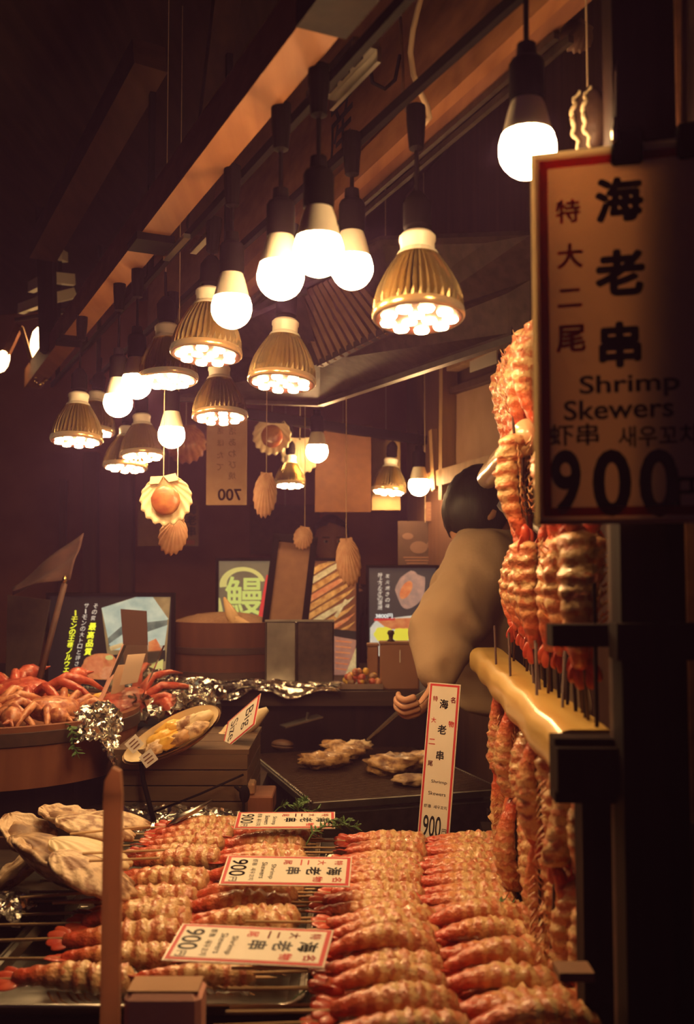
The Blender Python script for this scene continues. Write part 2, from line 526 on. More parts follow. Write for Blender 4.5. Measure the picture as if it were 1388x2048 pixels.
# right wall with a panelled window
W0, W1 = V((0.20, 3.62, 0)), V((0.74, 1.55, 0))
wd = (W1 - W0).normalized(); wn = wd.cross(UP).normalized()
if wn.x > 0: wn = -wn
struct(MB().bar(W0 - wd * 0.05 + UP * 1.45 - wn * 0.06, W1 + UP * 1.45 - wn * 0.06, 0.05, 2.9), 'wall_right', m_wallr, 'dark panelled wall behind the cook')
wo = W0 + UP * EYE
def onw(px, py, k=0.0): return Pp(px, py, wo + wn * k, wn)
wf = thing('window_1', 'wooden window frame with brown panel high on side wall', 'window', onw(890, 970))
wf['kind'] = 'structure'
MB().bar(onw(895, 1000), onw(897, 690), 0.03, 0.05, up=wn).build('upright', m_frame, wf)
MB().bar(onw(868, 962), onw(1080, 905), 0.05, 0.05, up=wn).build('sill', m_frame, wf)
MB().bar(onw(905, 735), onw(1080, 655), 0.025, 0.04, up=wn).build('top_rail', m_frame, wf)
MB().bar(onw(905, 782, -0.01), onw(1080, 722, -0.01), 0.02, 0.025, up=wn).build('inner_rail', m_wallr, wf)
q = [onw(908, 790, -0.02), onw(1080, 735, -0.02), onw(1080, 890, -0.02), onw(908, 940, -0.02)]
MB().add(q + [p - wn * 0.012 for p in q], [(0, 1, 2, 3), (7, 6, 5, 4), (0, 4, 5, 1), (1, 5, 6, 2), (2, 6, 7, 3), (3, 7, 4, 0)]).build('panel', m_cardboard, wf)
MB().bar(onw(872, 980, 0.02), onw(866, 860, 0.02), 0.03, 0.02, up=wn).build('upright', m_frame, wf)
q = [onw(942, 716, 0.01), onw(996, 698, 0.01), onw(996, 726, 0.01), onw(942, 745, 0.01)]
note = MB().add(q + [p + wn * 0.004 for p in q], [(0, 1, 2, 3), (7, 6, 5, 4), (0, 4, 5, 1), (1, 5, 6, 2), (2, 6, 7, 3), (3, 7, 4, 0)])
solo(note, 'paper_note', m_white, 'small blank pale note on the window top rail', 'note')

# roof and timbers
rf = MB()
a, b, c_, d_ = S(-2.2, -0.6, 0.98), S(-2.2, 6, 0.98), S(3.6, 6, 1.62), S(3.6, -0.6, 1.62)
rf.add([a, b, c_, d_] + [p + UP * 0.04 for p in (a, b, c_, d_)], [(0, 1, 2, 3), (7, 6, 5, 4), (0, 4, 5, 1), (1, 5, 6, 2), (2, 6, 7, 3), (3, 7, 4, 0)])
struct(rf, 'ceiling', m_roof, 'near-black boarded roof over the stall')
bA, bB = Pz(640, 60, 0.60), Pz(108, 722, 0.60)
def BA(t, dz=0.0): return bA.lerp(bB, t) + V((0, 0, dz))
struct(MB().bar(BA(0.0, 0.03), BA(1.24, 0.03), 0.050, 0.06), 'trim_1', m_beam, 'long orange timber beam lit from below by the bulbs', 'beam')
struct(MB().bar(BA(-0.16, 0.03), BA(-0.002, 0.03), 0.060, 0.072), 'trim_2', m_blackwood, 'black block the orange beam runs into at its near end', 'beam')
fA, fB = Pz(1118, 0, 0.69), Pz(686, 398, 0.69)
fD = (fB - fA).normalized(); fN = V((fD.y, -fD.x, 0))
def FB(s_, k, z): return fA + fD * s_ + fN * k + V((0, 0, z))
fb = MB().bar(FB(-0.5, 0.022, 0.21), FB(2.6, 0.022, 0.21), 0.03, 0.42)
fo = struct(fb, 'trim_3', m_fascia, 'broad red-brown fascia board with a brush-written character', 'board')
MB().bar(FB(-0.5, 0.0, 0.022), FB(2.6, 0.0, 0.022), 0.022, 0.045).build('lip', m_beam, fo)
mt = axes(FB(0.72, 0.0055, 0.15), -fD, UP)
fm = child(text_mesh('産', m_ink, 0.01), 'lettering', fo, wm(fo).inverted() @ mt @ SC(0.13, 0.13, 1))
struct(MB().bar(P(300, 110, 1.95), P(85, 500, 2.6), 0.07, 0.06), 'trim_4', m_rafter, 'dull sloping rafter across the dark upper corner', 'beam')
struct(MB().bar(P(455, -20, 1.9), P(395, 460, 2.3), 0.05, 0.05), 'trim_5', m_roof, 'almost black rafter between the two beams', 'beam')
for k, tt in enumerate((0.405, 0.845)):
    lab = ['black crosspiece halfway along the orange beam', 'black crosspiece near the far end of the orange beam'][k]
    c_ = BA(tt, -0.006)
    struct(MB().bar(c_ - N * 0.034, c_ + N * 0.034, 0.075, 0.014), 'trim_%d' % (6 + k), m_black, lab, 'beam')
struct(MB().bar(P(90, 420, 2.75), P(98, 705, 2.75), 0.042, 0.042), 'trim_9', m_blackwood, 'black upright post in front of the far lantern', 'post')
struct(MB().bar(P(183, 905, 4.6), P(183, 1600, 4.6), 0.075, 0.06), 'trim_10', m_wallr, 'reddish upright post behind the salmon poster', 'post')
struct(MB().bar(P(254, 930, 4.5), P(254, 1600, 4.5), 0.07, 0.06), 'trim_11', m_wallr, 'reddish upright post beside the hanging shells', 'post')
struct(MB().bar(P(128, 960, 4.7), P(118, 1600, 4.7), 0.03, 0.03), 'trim_12', m_rafter, 'thin dull post at the dark street side', 'post')
struct(MB().bar(S(-1.5, 3.6, -0.25), S(-1.5, 6.0, -0.25), 0.05, 2.4), 'wall_left', m_roof, 'near-black wall across the alley')

# extractor hood over the grill
m_slat = mat('greasy_filter', (0.30, 0.18, 0.11), (0.22, 0.12, 0.07), 0.5, 0.3, scale=30)
hood = thing('extractor_hood', 'dark steel extractor hood with ribbed grease filter above the grill', 'hood', Pz(640, 808, 0.494))
e0, e1 = Pz(640, 808, 0.494), Pz(1060, 668, 0.494)
u0, u1 = P(640, 728, 2.66), P(1060, 560, 1.98)
def slab(pts, t, nrm):
    m_ = MB(); nrm = V(nrm).normalized()
    return m_.add(list(pts) + [p + nrm * t for p in pts], [(0, 1, 2, 3), (7, 6, 5, 4), (0, 4, 5, 1), (1, 5, 6, 2), (2, 6, 7, 3), (3, 7, 4, 0)])
slab([e0, e1, u1, u0], 0.01, (0.2, 0.3, 1)).build('hood_panel', m_iron, hood)
MB().bar(e0, e1, 0.022, 0.014).build('edge_trim', m_dsteel, hood)
MB().bar(e0, Pz(330, 797, 0.494), 0.022, 0.014).build('edge_trim', m_iron, hood)
l0, l1 = P(340, 700, 2.95), P(605, 580, 2.50)
slab([e0, Pz(330, 797, 0.494), l0, u0], 0.01, (-0.2, 0.5, 1)).build('hood_panel', m_iron, hood)
MB().bar(l0, l1, 0.03, 0.02).build('edge_trim', m_dsteel, hood)
f00, f01, f11, f10 = P(588, 588, 2.66), P(702, 535, 2.36), P(800, 648, 2.30), P(640, 728, 2.62)
slab([f00, f01, f11, f10], 0.012, (0, 0, 1)).build('filter_plate', m_rafter, hood)
slab([l0, l1, f00, u0], 0.01, (0, 0.3, 1)).build('hood_panel', m_iron, hood)
slab([P(340, 660, 2.9), P(760, 480, 2.2), f01, f00], 0.01, (0, 0.2, 1)).build('hood_panel', m_iron, hood)
slab([f01, P(760, 480, 2.2), P(1060, 470, 1.9), f11], 0.01, (0, 0.2, 1)).build('hood_panel', m_iron, hood)
slab([f11, P(1060, 470, 1.9), u1, u0], 0.01, (0, 0.2, 1)).build('hood_panel', m_iron, hood)
for k in range(11):
    t = (k + 0.5) / 11
    a, b = f00.lerp(f01, t), f10.lerp(f11, t)
    MB().bar(a - UP * 0.008, b - UP * 0.008, 0.014, 0.012).build('slat', m_slat, hood)
MB().bar(f10, f11, 0.02, 0.016).build('filter_frame', m_iron, hood)
MB().bar(f00, f10, 0.02, 0.016).build('filter_frame', m_iron, hood)

# metal channel and power tracks carrying the lamps
def track(o, s0, s1, z, label):
    t = thing('lamp_track', label, 'track', S(o, (s0 + s1) / 2, z))
    MB().bar(S(o, s0, z), S(o, s1, z), 0.010, 0.014).build('channel', m_black, t)
    for s_ in (s0 + 0.12, (s0 + s1) / 2, s1 - 0.12):
        MB().bar(S(o, s_, z), S(o, s_, z + 0.42), 0.012, 0.012, up=D).build('hanger', m_black, t)
    return t
track(0.487, 0.70, 3.3, 0.605, 'black lamp track beside the orange beam')
track(0.612, 0.45, 3.3, 0.625, 'black lamp track under the red-brown fascia')
ch = thing('metal_channel', 'shiny slotted metal channel above the cluster of bulbs', 'channel', S(0.545, 1.12, 0.66))
MB().bar(S(0.545, 1.11, 0.675), S(0.545, 1.26, 0.675), 0.036, 0.01).build('plate', m_steel, ch)
for o_ in (0.527, 0.563):
    MB().bar(S(o_, 1.11, 0.664), S(o_, 1.26, 0.664), 0.006, 0.02).build('flange', m_steel, ch)
for s_ in (1.13, 1.17, 1.21):
    MB().bar(S(0.545, s_, 0.668), S(0.545, s_ + 0.025, 0.668), 0.010, 0.006).build('slot', m_black, ch)
for k, (o_, s_) in enumerate(((0.468, 1.66), (0.502, 1.60))):
    solo(MB().bar(S(o_, s_, 0.584), S(o_, s_ + 0.14, 0.584), 0.012, 0.008), 'metal_strip', m_steel, ['short shiny metal strip against the orange beam', 'short shiny metal strip beside the lamp track'][k], 'strip')
for k, o_ in enumerate((0.70, 0.725)):
    solo(MB().bar(FB(0.05, 0.03 + 0.022 * k, -0.012), FB(1.6, 0.03 + 0.022 * k, -0.012), 0.008, 0.010), 'conduit', m_iron, ['inner thin conduit running under the fascia board', 'outer thin conduit running under the fascia board'][k], 'conduit')

# loose cables
pts = [P(x, y, 1.36) for x, y in ((850, -30), (838, 10), (826, 60), (821, 105), (827, 150), (842, 188), (855, 215), (859, 236), (850, 246), (836, 243))]
solo(MB().tube(pts, 0.0042, 8), 'cable', m_cablew, 'cream cable hanging in a loop over the fascia', 'cable', smooth=True)
pts = [P(x, y, 1.40) for x, y in ((800, 20), (803, 80), (806, 140), (806, 190), (812, 222), (828, 240))]
solo(MB().tube(pts, 0.0022, 6), 'cable', m_shelldark, 'thin reddish cord hanging beside the cream cable', 'cable', smooth=True)
pts = [P(x, y, 1.40) for x, y in ((770, 30), (748, 70), (738, 120), (745, 165), (770, 178), (790, 160), (800, 110))]
solo(MB().tube(pts, 0.003, 6), 'cable', m_black, 'black cable bunched under the fascia board', 'cable', smooth=True)

# ------------------------------------------------------------------ lamps
def bulb_proto():
    t = thing('light_bulb', '', 'light bulb')
    g = []
    for i in range(9):
        a = -pi / 2 + (pi * 0.62) * i / 8
        g.append((0.0302 * cos(a), 0.0302 * sin(a)))
    g += [(0.0265, 0.0165)]
    MB().lathe(g, 18).build('globe', m_bulb, t, smooth=True)
    MB().lathe([(0.0262, 0.016), (0.0255, 0.020), (0.0200, 0.042), (0.0165, 0.052), (0.0150, 0.055), (0.0001, 0.0555)], 28).build('collar', m_whiteplastic, t, auto=40)
    MB().lathe([(0.0001, 0.052), (0.0180, 0.052), (0.0185, 0.058), (0.0185, 0.092), (0.0160, 0.097), (0.0110, 0.100), (0.0100, 0.114), (0.0001, 0.114)], 20).build('socket', m_black, t, auto=35)
    return t
def spot_proto():
    t = thing('spot_lamp', '', 'spot lamp')
    MB().lathe([(0.0001, 0.001), (0.0560, 0.001), (0.0570, 0.006)], 40).build('lamp_face', m_face, t)
    me = MB().lathe([(0.0001, -0.0030), (0.0090, -0.0012), (0.0108, 0.0030)], 10).mesh('lens', m_lens, True)
    for k in range(9):
        a = 2 * pi * k / 9
        child(me, 'lens', t, T(0.0410 * cos(a), 0.0410 * sin(a), -0.001))
    for k in range(3):
        a = 2 * pi * k / 3 + 0.3
        child(me, 'lens', t, T(0.0150 * cos(a), 0.0150 * sin(a), 0))
    MB().lathe([(0.0560, 0.003), (0.0580, 0.001), (0.0602, 0.004), (0.0605, 0.008), (0.0592, 0.013)], 48).build('lamp_rim', m_rim, t, smooth=True)
    prof = [(0.0592, 0.012), (0.0580, 0.026), (0.0530, 0.043), (0.0465, 0.057), (0.0390, 0.070), (0.0320, 0.081), (0.0262, 0.089)]
    MB().lathe(prof, 76, mod=lambda k, j: 1.0 if k % 2 else (0.96 if j == 0 else 0.80)).build('reflector', m_gold, t)
    MB().lathe([(0.0285, 0.086), (0.0262, 0.091), (0.0225, 0.094), (0.0225, 0.106), (0.0240, 0.108), (0.0240, 0.113), (0.0205, 0.117), (0.0001, 0.118)], 28).build('collar', m_ceramic, t, auto=40)
    MB().lathe([(0.0001, 0.115), (0.0150, 0.115), (0.0150, 0.124), (0.0185, 0.126), (0.0185, 0.160), (0.0140, 0.168), (0.0080, 0.176), (0.0001, 0.176)], 20).build('socket', m_black, t, auto=35)
    return t
def add_cord(root, z0, ztop):
    M = root.matrix_basis
    inv = M.inverted()
    base = M.translation
    L = (ztop + EYE - base.z) / M.to_scale().z - z0
    mb = MB()
    p0 = V((0, 0, z0)); p1 = V((0, 0, z0 + L))
    mb.tube([p0, p0.lerp(p1, 0.35), p0.lerp(p1, 0.7), p1], 0.0030, 6)
    if L > 0.07:
        mb.lathe([(0.0001, z0 + L - 0.065), (0.010, z0 + L - 0.060), (0.013, z0 + L - 0.02), (0.013, z0 + L), (0.0001, z0 + L)], 12)
    o = bpy.data.objects.new('cord', mb.mesh('cord', m_black, False))
    col.objects.link(o); o.parent = root
BULBS = [ # px, py of the globe centre, width in px, track height, label
    (1055, 300, 118, 0.625, 'large bare bulb glowing behind the corner of the price sign'),
    (637, 503, 104, 0.605, 'brightest foremost bare bulb in the cluster of three'),
    (561, 553, 96, 0.605, 'bare bulb on the street side of the cluster of three'),
    (704, 537, 87, 0.625, 'bare bulb behind the cluster of three, toward the big spot lamp'),
    (463, 617, 83, 0.605, 'bare bulb overlapping a golden spot lamp'),
    (273, 768, 62, 0.605, 'bare bulb half hidden behind a dark spot lamp'),
    (236, 806, 59, 0.605, 'bare bulb over the two stacked far spot lamps'),
    (343, 870, 55, 0.625, 'small bare bulb above the hanging scallop shell'),
]
bp_ = bulb_proto()
for k, (px, py, w, zt, lab) in enumerate(BULBS):
    Y = 0.0604 * F / w
    M = Matrix.Translation(P(px, py, Y))
    if k == 0:
        bp_.matrix_basis = M; bp_['label'] = lab; bp_['group'] = 'bare bulbs'; o = bp_; WM[o.name] = M
    else:
        o = copy_tree(bp_, M, lab, 'bare bulbs')
    o['_z'] = zt
lamps_todo = [(o, 0.112) for o in bpy.data.objects if o.name.startswith('light_bulb')]
SPOTS = [ # px, py of the face centre, width in px
    (837, 640, 190, 0.625, 'largest golden spot lamp hanging alone in front of the hood'),
    (563, 769, 140, 0.625, 'golden spot lamp hanging over the eel poster'),
    (440, 838, 114, 0.625, 'golden spot lamp above the hanging paper menu'),
    (412, 713, 147, 0.605, 'golden spot lamp partly behind a bare bulb'),
    (336, 764, 124, 0.605, 'unevenly dark spot lamp in front of a bare bulb'),
    (186, 866, 88, 0.605, 'upper of the two overlapping far spot lamps by the street'),
    (153, 885, 106, 0.605, 'lower outermost spot lamp by the street'),
    (285, 915, 92, 0.625, 'upper spot lamp of the pair above the scallop shell'),
    (250, 938, 90, 0.625, 'lower spot lamp of the pair above the scallop shell'),
    (580, 972, 64, None, 'small spot lamp on a black stem between hanging shells'),
    (777, 985, 72, None, 'small spot lamp lighting the wooden board'),
]
sp_ = spot_proto()
sp_inst = []
for k, (px, py, w, zt, lab) in enumerate(SPOTS):
    Y = 0.1210 * F / w
    ks = 1.0
    if zt is None:
        Y = 3.13 if px < 700 else 3.38
        ks = w * Y / F / 0.1210
    tilt = R(-6, 'X') @ R([0, 3, -2, 2, -3, 4, 0, -3, 2, 0, 5][k], 'Y') @ R(23 * k, 'Z')
    M = Matrix.Translation(P(px, py, Y)) @ tilt @ SC(ks)
    if k == 0:
        sp_.matrix_basis = M; sp_['label'] = lab; sp_['group'] = 'golden spot lamps'; o = sp_; WM[o.name] = M
    else:
        o = copy_tree(sp_, M, lab, 'golden spot lamps')
    sp_inst.append((o, zt))
for o, z0 in lamps_todo:
    add_cord(o, z0, o['_z']); del o['_z']
# rear lamp bar with its own two spot lamps and two bulbs
lb0, lb1 = P(400, 814, 2.94), P(905, 889, 3.55)
lbar = thing('lamp_bar', 'black bar across the back carrying the small lamps', 'bar', lb0)
MB().bar(lb0, lb1, 0.03, 0.03).build('bar', m_black, lbar)
MB().bar(lb0, lb0 + UP * 0.9, 0.014, 0.014, up=D).build('hanger', m_black, lbar)
MB().bar(lb1, lb1 + UP * 0.9, 0.014, 0.014, up=D).build('hanger', m_black, lbar)
def bar_y(x): return lb0.y + (lb1.y - lb0.y) * (x - lb0.x) / (lb1.x - lb0.x)
def ceil_z(p): return 0.98 + (V(p).dot(N) + 2.2) / 5.8 * 0.64
def bar_z(x):
    t = (x - lb0.x) / (lb1.x - lb0.x)
    return lb0.z + (lb1.z - lb0.z) * t - EYE
for o, zt in sp_inst:
    add_cord(o, 0.174, zt if zt else bar_z(o.matrix_basis.translation.x))
for px, py, w, lab in ((838, 971, 43, 'small bare bulb on the rear bar beside the wooden board'), (634, 903, 46, 'small bare bulb on the rear bar at the edge of the wooden board')):
    M = Matrix.Translation(P(px, py, 0.0604 * F / w * 1.16))
    M = Matrix.Translation(P(px, py, 3.25 if px > 700 else 3.1)) @ SC(1.15 * 43 / 43)
    o = copy_tree(bp_, M, lab, 'bare bulbs')
    for c in list(o.children):
        if c.name.startswith('cord'): bpy.data.objects.remove(c)
    mb = MB().tube([(0, 0, 0.11), (0, 0, (bar_z(M.translation.x) + EYE - M.translation.z) / 1.15)], 0.003, 6)
    c = bpy.data.objects.new('cord', mb.mesh('cord', m_black)); col.objects.link(c); c.parent = o

# far lantern by the street: curved slats over two lit tubes
ln = thing('street_lantern', 'far street lantern with curved pale slats over glowing tubes', 'lantern', P(90, 740, 3.1))
for k, (x0, y0, x1, y1, x2, y2, h) in enumerate(((98, 512, 118, 508, 130, 515, 20), (62, 575, 100, 555, 148, 560, 22), (42, 618, 85, 602, 150, 586, 20))):
    p = [P(x0, y0, 3.15), P(x1, y1, 3.05), P(x2, y2, 3.1)]
    mb = MB()
    for a, b in zip(p, p[1:]): mb.bar(a, b, 0.02, h / F * 3.1)
    mb.build('slat', m_whiteplastic, ln)
m_tubelit = mat('lit_tube', (0.9, 0.8, 0.6), emit=LAMP_COL, estr=9.0)
def cigar(a, b, r):
    return MB().tube([a.lerp(b, t) for t in (0, .12, .35, .65, .88, 1)], [r * .25, r * .75, r, r, r * .7, r * .2], 12)
cigar(P(108, 622, 3.2), P(118, 678, 3.2), 0.020).build('tube', m_tubelit, ln, smooth=True)
cigar(P(78, 655, 3.1), P(74, 735, 3.1), 0.024).build('tube', m_tubelit, ln, smooth=True)
cigar(P(12, 700, 3.1), P(-2, 745, 3.1), 0.02).build('tube', m_tubelit, ln, smooth=True)
MB().bar(P(40, 650, 3.1), P(0, 735, 3.1), 0.02, 0.02).build('frame', m_fascia, ln)
MB().bar(P(43, 655, 3.08), P(70, 745, 3.08), 0.012, 0.012).build('frame', m_frame, ln)
MB().bar(P(30, 640, 3.12), P(150, 620, 3.12), 0.012, 0.012).build('frame', m_blackwood, ln)
MB().bar(P(98, 500, 3.14), P(96, 760, 3.14), 0.016, 0.016).build('stem', m_blackwood, ln)
cl = MB()
for k in range(7):
    a = 2 * pi * k / 7
    cl.ball(BA(1.14, -0.006) + V((0.016 * cos(a), 0.01 * sin(a * 2), 0.014 * sin(a))), 0.007, 8, 5)
solo(cl, 'brass_clip', mat('brass', (0.75, 0.55, 0.22), rough=0.25, metal=1.0), 'tiny brass clip catching light at the beam end', 'clip', smooth=True)
# ------------------------------------------------------------------ counters and grill
CT = EYE - 0.535                 # top of the front counter
ct = thing('display_counter', 'dark wooden display counter carrying the shrimp trays', 'counter', V((0, 1.5, 0)))
MB().box((-0.19, 1.63, CT - 0.02), (1.02, 0.86, 0.04)).build('counter_top', m_counter, ct)
MB().box((0.135, 1.06, CT - 0.02), (0.45, 0.28, 0.04)).build('counter_top', m_counter, ct)
MB().box((-0.19, 1.63, CT / 2 - 0.03), (0.98, 0.82, CT - 0.04)).build('counter_body', m_blackwood, ct)
MB().box((0.135, 1.06, CT / 2 - 0.03), (0.41, 0.27, CT - 0.04)).build('counter_body', m_blackwood, ct)
LZ = EYE - 0.62
lg = thing('front_ledge', 'low dark ledge in front of the display counter', 'ledge', V((-0.3, 1.05, 0)))
MB().box((-0.40, 1.055, LZ - 0.015), (0.60, 0.27, 0.03)).build('ledge_top', m_counter, lg)
MB().box((-0.40, 1.055, LZ / 2 - 0.02), (0.56, 0.25, LZ - 0.03)).build('ledge_body', m_blackwood, lg)

def tray(x0, x1, y0, y1, label, z=None, rot=0):
    z = CT if z is None else z
    cx, cy = (x0 + x1) / 2, (y0 + y1) / 2
    w, d = x1 - x0, y1 - y0
    t = thing('steel_tray', label, 'tray', T(cx, cy, z) @ R(rot, 'Z'), 'steel shrimp trays')
    def rr(hw, hd, r, n=5):
        pts = []
        for sx, sy, a0 in ((1, -1, -90), (1, 1, 0), (-1, 1, 90), (-1, -1, 180)):
            for k in range(n + 1):
                a = radians(a0 + 90 * k / n)
                pts.append((sx * (hw - r) + r * cos(a), sy * (hd - r) + r * sin(a)))
        return pts
    rings = [(rr(w / 2 - 0.02, d / 2 - 0.02, 0.025), 0.002), (rr(w / 2 - 0.008, d / 2 - 0.008, 0.03), 0.006), (rr(w / 2 - 0.004, d / 2 - 0.004, 0.032), 0.020), (rr(w / 2 + 0.004, d / 2 + 0.004, 0.036), 0.022)]
    n = len(rings[0][0])
    vs_ = [(p[0], p[1], zz) for r_, zz in rings for p in r_]
    fs_ = [tuple(range(n))]
    for j in range(3):
        for k in range(n):
            fs_.append((j * n + k, j * n + (k + 1) % n, (j + 1) * n + (k + 1) % n, (j + 1) * n + k))
    mb = MB(); mb.add(vs_, fs_)
    me = mb.mesh('pan', m_steel, True); me.set_sharp_from_angle(angle=radians(40))
    child(me, 'pan', t)
    mb = MB().tube([V((p[0], p[1], 0.022)) for p in rings[3][0] + rings[3][0][:1]], 0.0026, 6)
    child(mb.mesh('rolled_rim', m_steel, True), 'rolled_rim', t)
    return t
tray(-0.43, -0.055, 1.70, 2.03, 'steel tray of shrimp skewers at the back of the counter')
tray(-0.46, -0.055, 1.225, 1.655, 'steel tray of shrimp skewers in the middle of the counter')
tray(-0.035, 0.285, 1.455, 1.88, 'steel tray of tightly packed shrimp below the standing price card')
tray(-0.035, 0.300, 0.94, 1.425, 'steel tray heaped with the nearest shrimp skewers')

# grill
gc = Pz(622, 1612, -0.50)
gd, gn = V((-sin(radians(17.5)), cos(radians(17.5)), 0)), V((cos(radians(17.5)), sin(radians(17.5)), 0))
gr = thing('charcoal_grill', 'long black charcoal grill with wire mesh top', 'grill', V((gc.x, gc.y, 0)))
GZ = gc.z
def G(u, v, z): return V((gc.x, gc.y, 0)) + gn * u + gd * v + V((0, 0, GZ + z))
GU, GV = 0.45, 0.60
MB().bar(G(GU / 2, 0.0, -0.32), G(GU / 2, GV, -0.32), GU - 0.02, 0.60).build('fire_box', m_iron, gr)
MB().bar(G(GU / 2, 0.03, -0.012), G(GU / 2, GV - 0.03, -0.012), GU - 0.06, 0.02).build('ember_bed', mat('embers', (0.03, 0.018, 0.014), (0.10, 0.045, 0.03), 0.9, scale=40, bump=0.8), gr)
for a, b in (((0, 0), (0, GV)), ((0, 0), (GU, 0)), ((GU, 0), (GU, GV)), ((0, GV), (GU, GV))):
    MB().bar(G(*a, 0.0), G(*b, 0.0), 0.014, 0.014).build('rim_bar', m_dsteel, gr)
wl = MB()
for k in range(38):
    u = 0.008 + (GU - 0.016) * k / 37
    wl.bar(G(u, 0, 0.004), G(u, GV, 0.004), 0.0034, 0.0034)
for k in range(50):
    v_ = 0.008 + (GV - 0.016) * k / 49
    wl.bar(G(0, v_, 0.007), G(GU, v_, 0.007), 0.0034, 0.0034)
w_ = wl.build('wire_mesh', m_mesh, gr); w_['kind'] = 'stuff'
sd = MB()
for k in range(46):
    sd.ball(G(0.0, GV * k / 45, 0.009), 0.0042, 6, 4)
s_ = sd.build('beaded_edge', m_dsteel, gr, smooth=True); s_['kind'] = 'stuff'

# ------------------------------------------------------------------ shrimp skewers
def shrimp_mesh(name, arch, m, seed, R0=0.0185, head_flare=0.15):
    """body along +x: tail end at x=0, cut head end at x=0.15; overlapping shell rings"""
    rnd = random.Random(seed)
    NR, NS = 46, 14
    LEN = 0.150
    mb = MB()
    vs_, fs_ = [], []
    for i in range(NR + 1):
        t = i / NR
        base = R0 * (0.42 + 0.62 * min(1, t * 1.9) ** 0.75 + head_flare * max(0, t - 0.5))
        if t > 0.93: base *= max(0.25, 1 - ((t - 0.93) / 0.07) ** 2 * 0.75)
        seg = (t * 8.06) % 1.0
        base *= 0.87 + 0.16 * (sin(pi * seg) ** 0.5) if t < 0.86 else 1.0
        cz = arch * sin(pi * t) + R0 * 0.85
        cy = 0.004 * sin(3.1 * t + seed)
        for k in range(NS):
            th = 2 * pi * k / NS
            rr = base * (1.0 + 0.06 * cos(2 * th))
            p = V((LEN * t, cy + rr * cos(th) * 0.94, cz + rr * sin(th) * 0.90))
            rough = 0.0016 + (0.0042 if t > 0.5 else 0)
            nz = noise.noise(p * 110 + V((seed * 3.7, 0, 0))) + 0.5 * noise.noise(p * 240 + V((seed, 5, 0)))
            nrm = V((0, cos(th), sin(th)))
            vs_.append(p + nrm * nz * rough)
    for i in range(NR):
        for k in range(NS):
            fs_.append((i * NS + k, i * NS + (k + 1) % NS, (i + 1) * NS + (k + 1) % NS, (i + 1) * NS + k))
    fs_.append(tuple(range(NS - 1, -1, -1)))
    fs_.append(tuple(NR * NS + k for k in range(NS)))
    mb.add(vs_, fs_)
    return mb.mesh(name, m, True)
def tail_mesh(m):
    mb = MB()
    for a, L, w in ((-34, 0.030, 0.0072), (-12, 0.034, 0.0075), (12, 0.034, 0.0075), (34, 0.030, 0.0072)):
        M = T(0.012, 0, 0.014) @ R(180 + a, 'Z') @ R(-8 + 0.3 * a, 'X') @ R(-6, 'Y')
        mb.ball((L * .56, 0, 0), (L * .46, w, 0.0020), 12, 6, M, fn=lambda p, q: V((q.x, q.y * (1.15 - 0.35 * p.x) if p.x < 0.2 else q.y * 1.08, q.z)))
    mb.ball((0.012, 0, 0.014), (0.014, 0.008, 0.0075), 10, 6)
    return mb.mesh('tail', m, True)
def legs_mesh(m, seed):
    rnd = random.Random(seed)
    mb = MB()
    for i in range(9):
        x = 0.045 + 0.011 * i
        for s_ in (-1, 1):
            a = V((x, s_ * 0.010, 0.006)); b = a + V((0.006 + rnd.uniform(-.003, .004), s_ * (0.007 + rnd.uniform(0, .004)), -0.002)); c = b + V((0.008, s_ * 0.002, -0.003))
            mb.tube([a, b, c], [0.0016, 0.0013, 0.0005], 4, caps=False)
    return mb.mesh('swimmerets', m, False)
SH = [shrimp_mesh('shrimp', 0.003, m_shrimp, 1), shrimp_mesh('shrimp', 0.016, m_shrimp, 2), shrimp_mesh('shrimp', 0.024, m_shrimpr, 3), shrimp_mesh('shrimp', 0.006, m_shrimpr, 4)]
TL = tail_mesh(m_tail)
LG = [legs_mesh(m_shrimp, 5), legs_mesh(m_shrimpr, 6)]
STICK = MB().tube([(-0.115, 0, 0.0165), (0.31, 0, 0.0165), (0.322, 0, 0.0165)], [0.0021, 0.0021, 0.0004], 7).mesh('stick', m_bamboo, True)
STICK1 = MB().tube([(-0.115, 0, 0.0165), (0.15, 0, 0.0165), (0.165, 0, 0.0165)], [0.0021, 0.0021, 0.0004], 7).mesh('stick', m_bamboo, True)
def shrimp_skewer(M, label, group, kinds=(0, 0), rolls=(0, 0), flip=False, n=2, stick=True, scale=1.0, gap=0.146, sticks=None):
    sticks = sticks or (STICK, STICK1)
    t = thing('shrimp_skewer', label, 'shrimp skewer', M @ SC(scale), group)
    if stick: child(sticks[0] if n == 2 else sticks[1], 'stick', t)
    for i in range(n):
        s_ = child(SH[kinds[i]], 'shrimp', t, T(gap * i, 0, 0) @ T(0, 0, 0.0165) @ R(rolls[i], 'X') @ T(0, 0, -0.0165))
        child(TL, 'tail', s_)
        child(LG[kinds[i] // 2], 'swimmerets', s_)
    return t
rnd = random.Random(5)
def lay(n, x0, x1, y0, y1, z0, z1, group, place, kinds, yaw=(0, 0), pitch=(0, 0), reverse=False, scale=1.0):
    for k in range(n):
        t = k / max(1, n - 1)
        x = x0 + (x1 - x0) * t + rnd.uniform(-.006, .006)
        y = y0 + (y1 - y0) * t
        z = z0 + (z1 - z0) * t + rnd.uniform(0, .004)
        M = T(x, y, z) @ R(yaw[0] + (yaw[1] - yaw[0]) * t + rnd.uniform(-1.5, 1.5), 'Z') @ R(pitch[0] + (pitch[1] - pitch[0]) * t, 'Y')
        kk = kinds[k % len(kinds)]
        shrimp_skewer(M, '%s shrimp skewer from the back %s' % (ORD[k], place), group, kk, (rnd.uniform(-35, 35), rnd.uniform(-35, 35)), scale=scale * rnd.uniform(.97, 1.03))
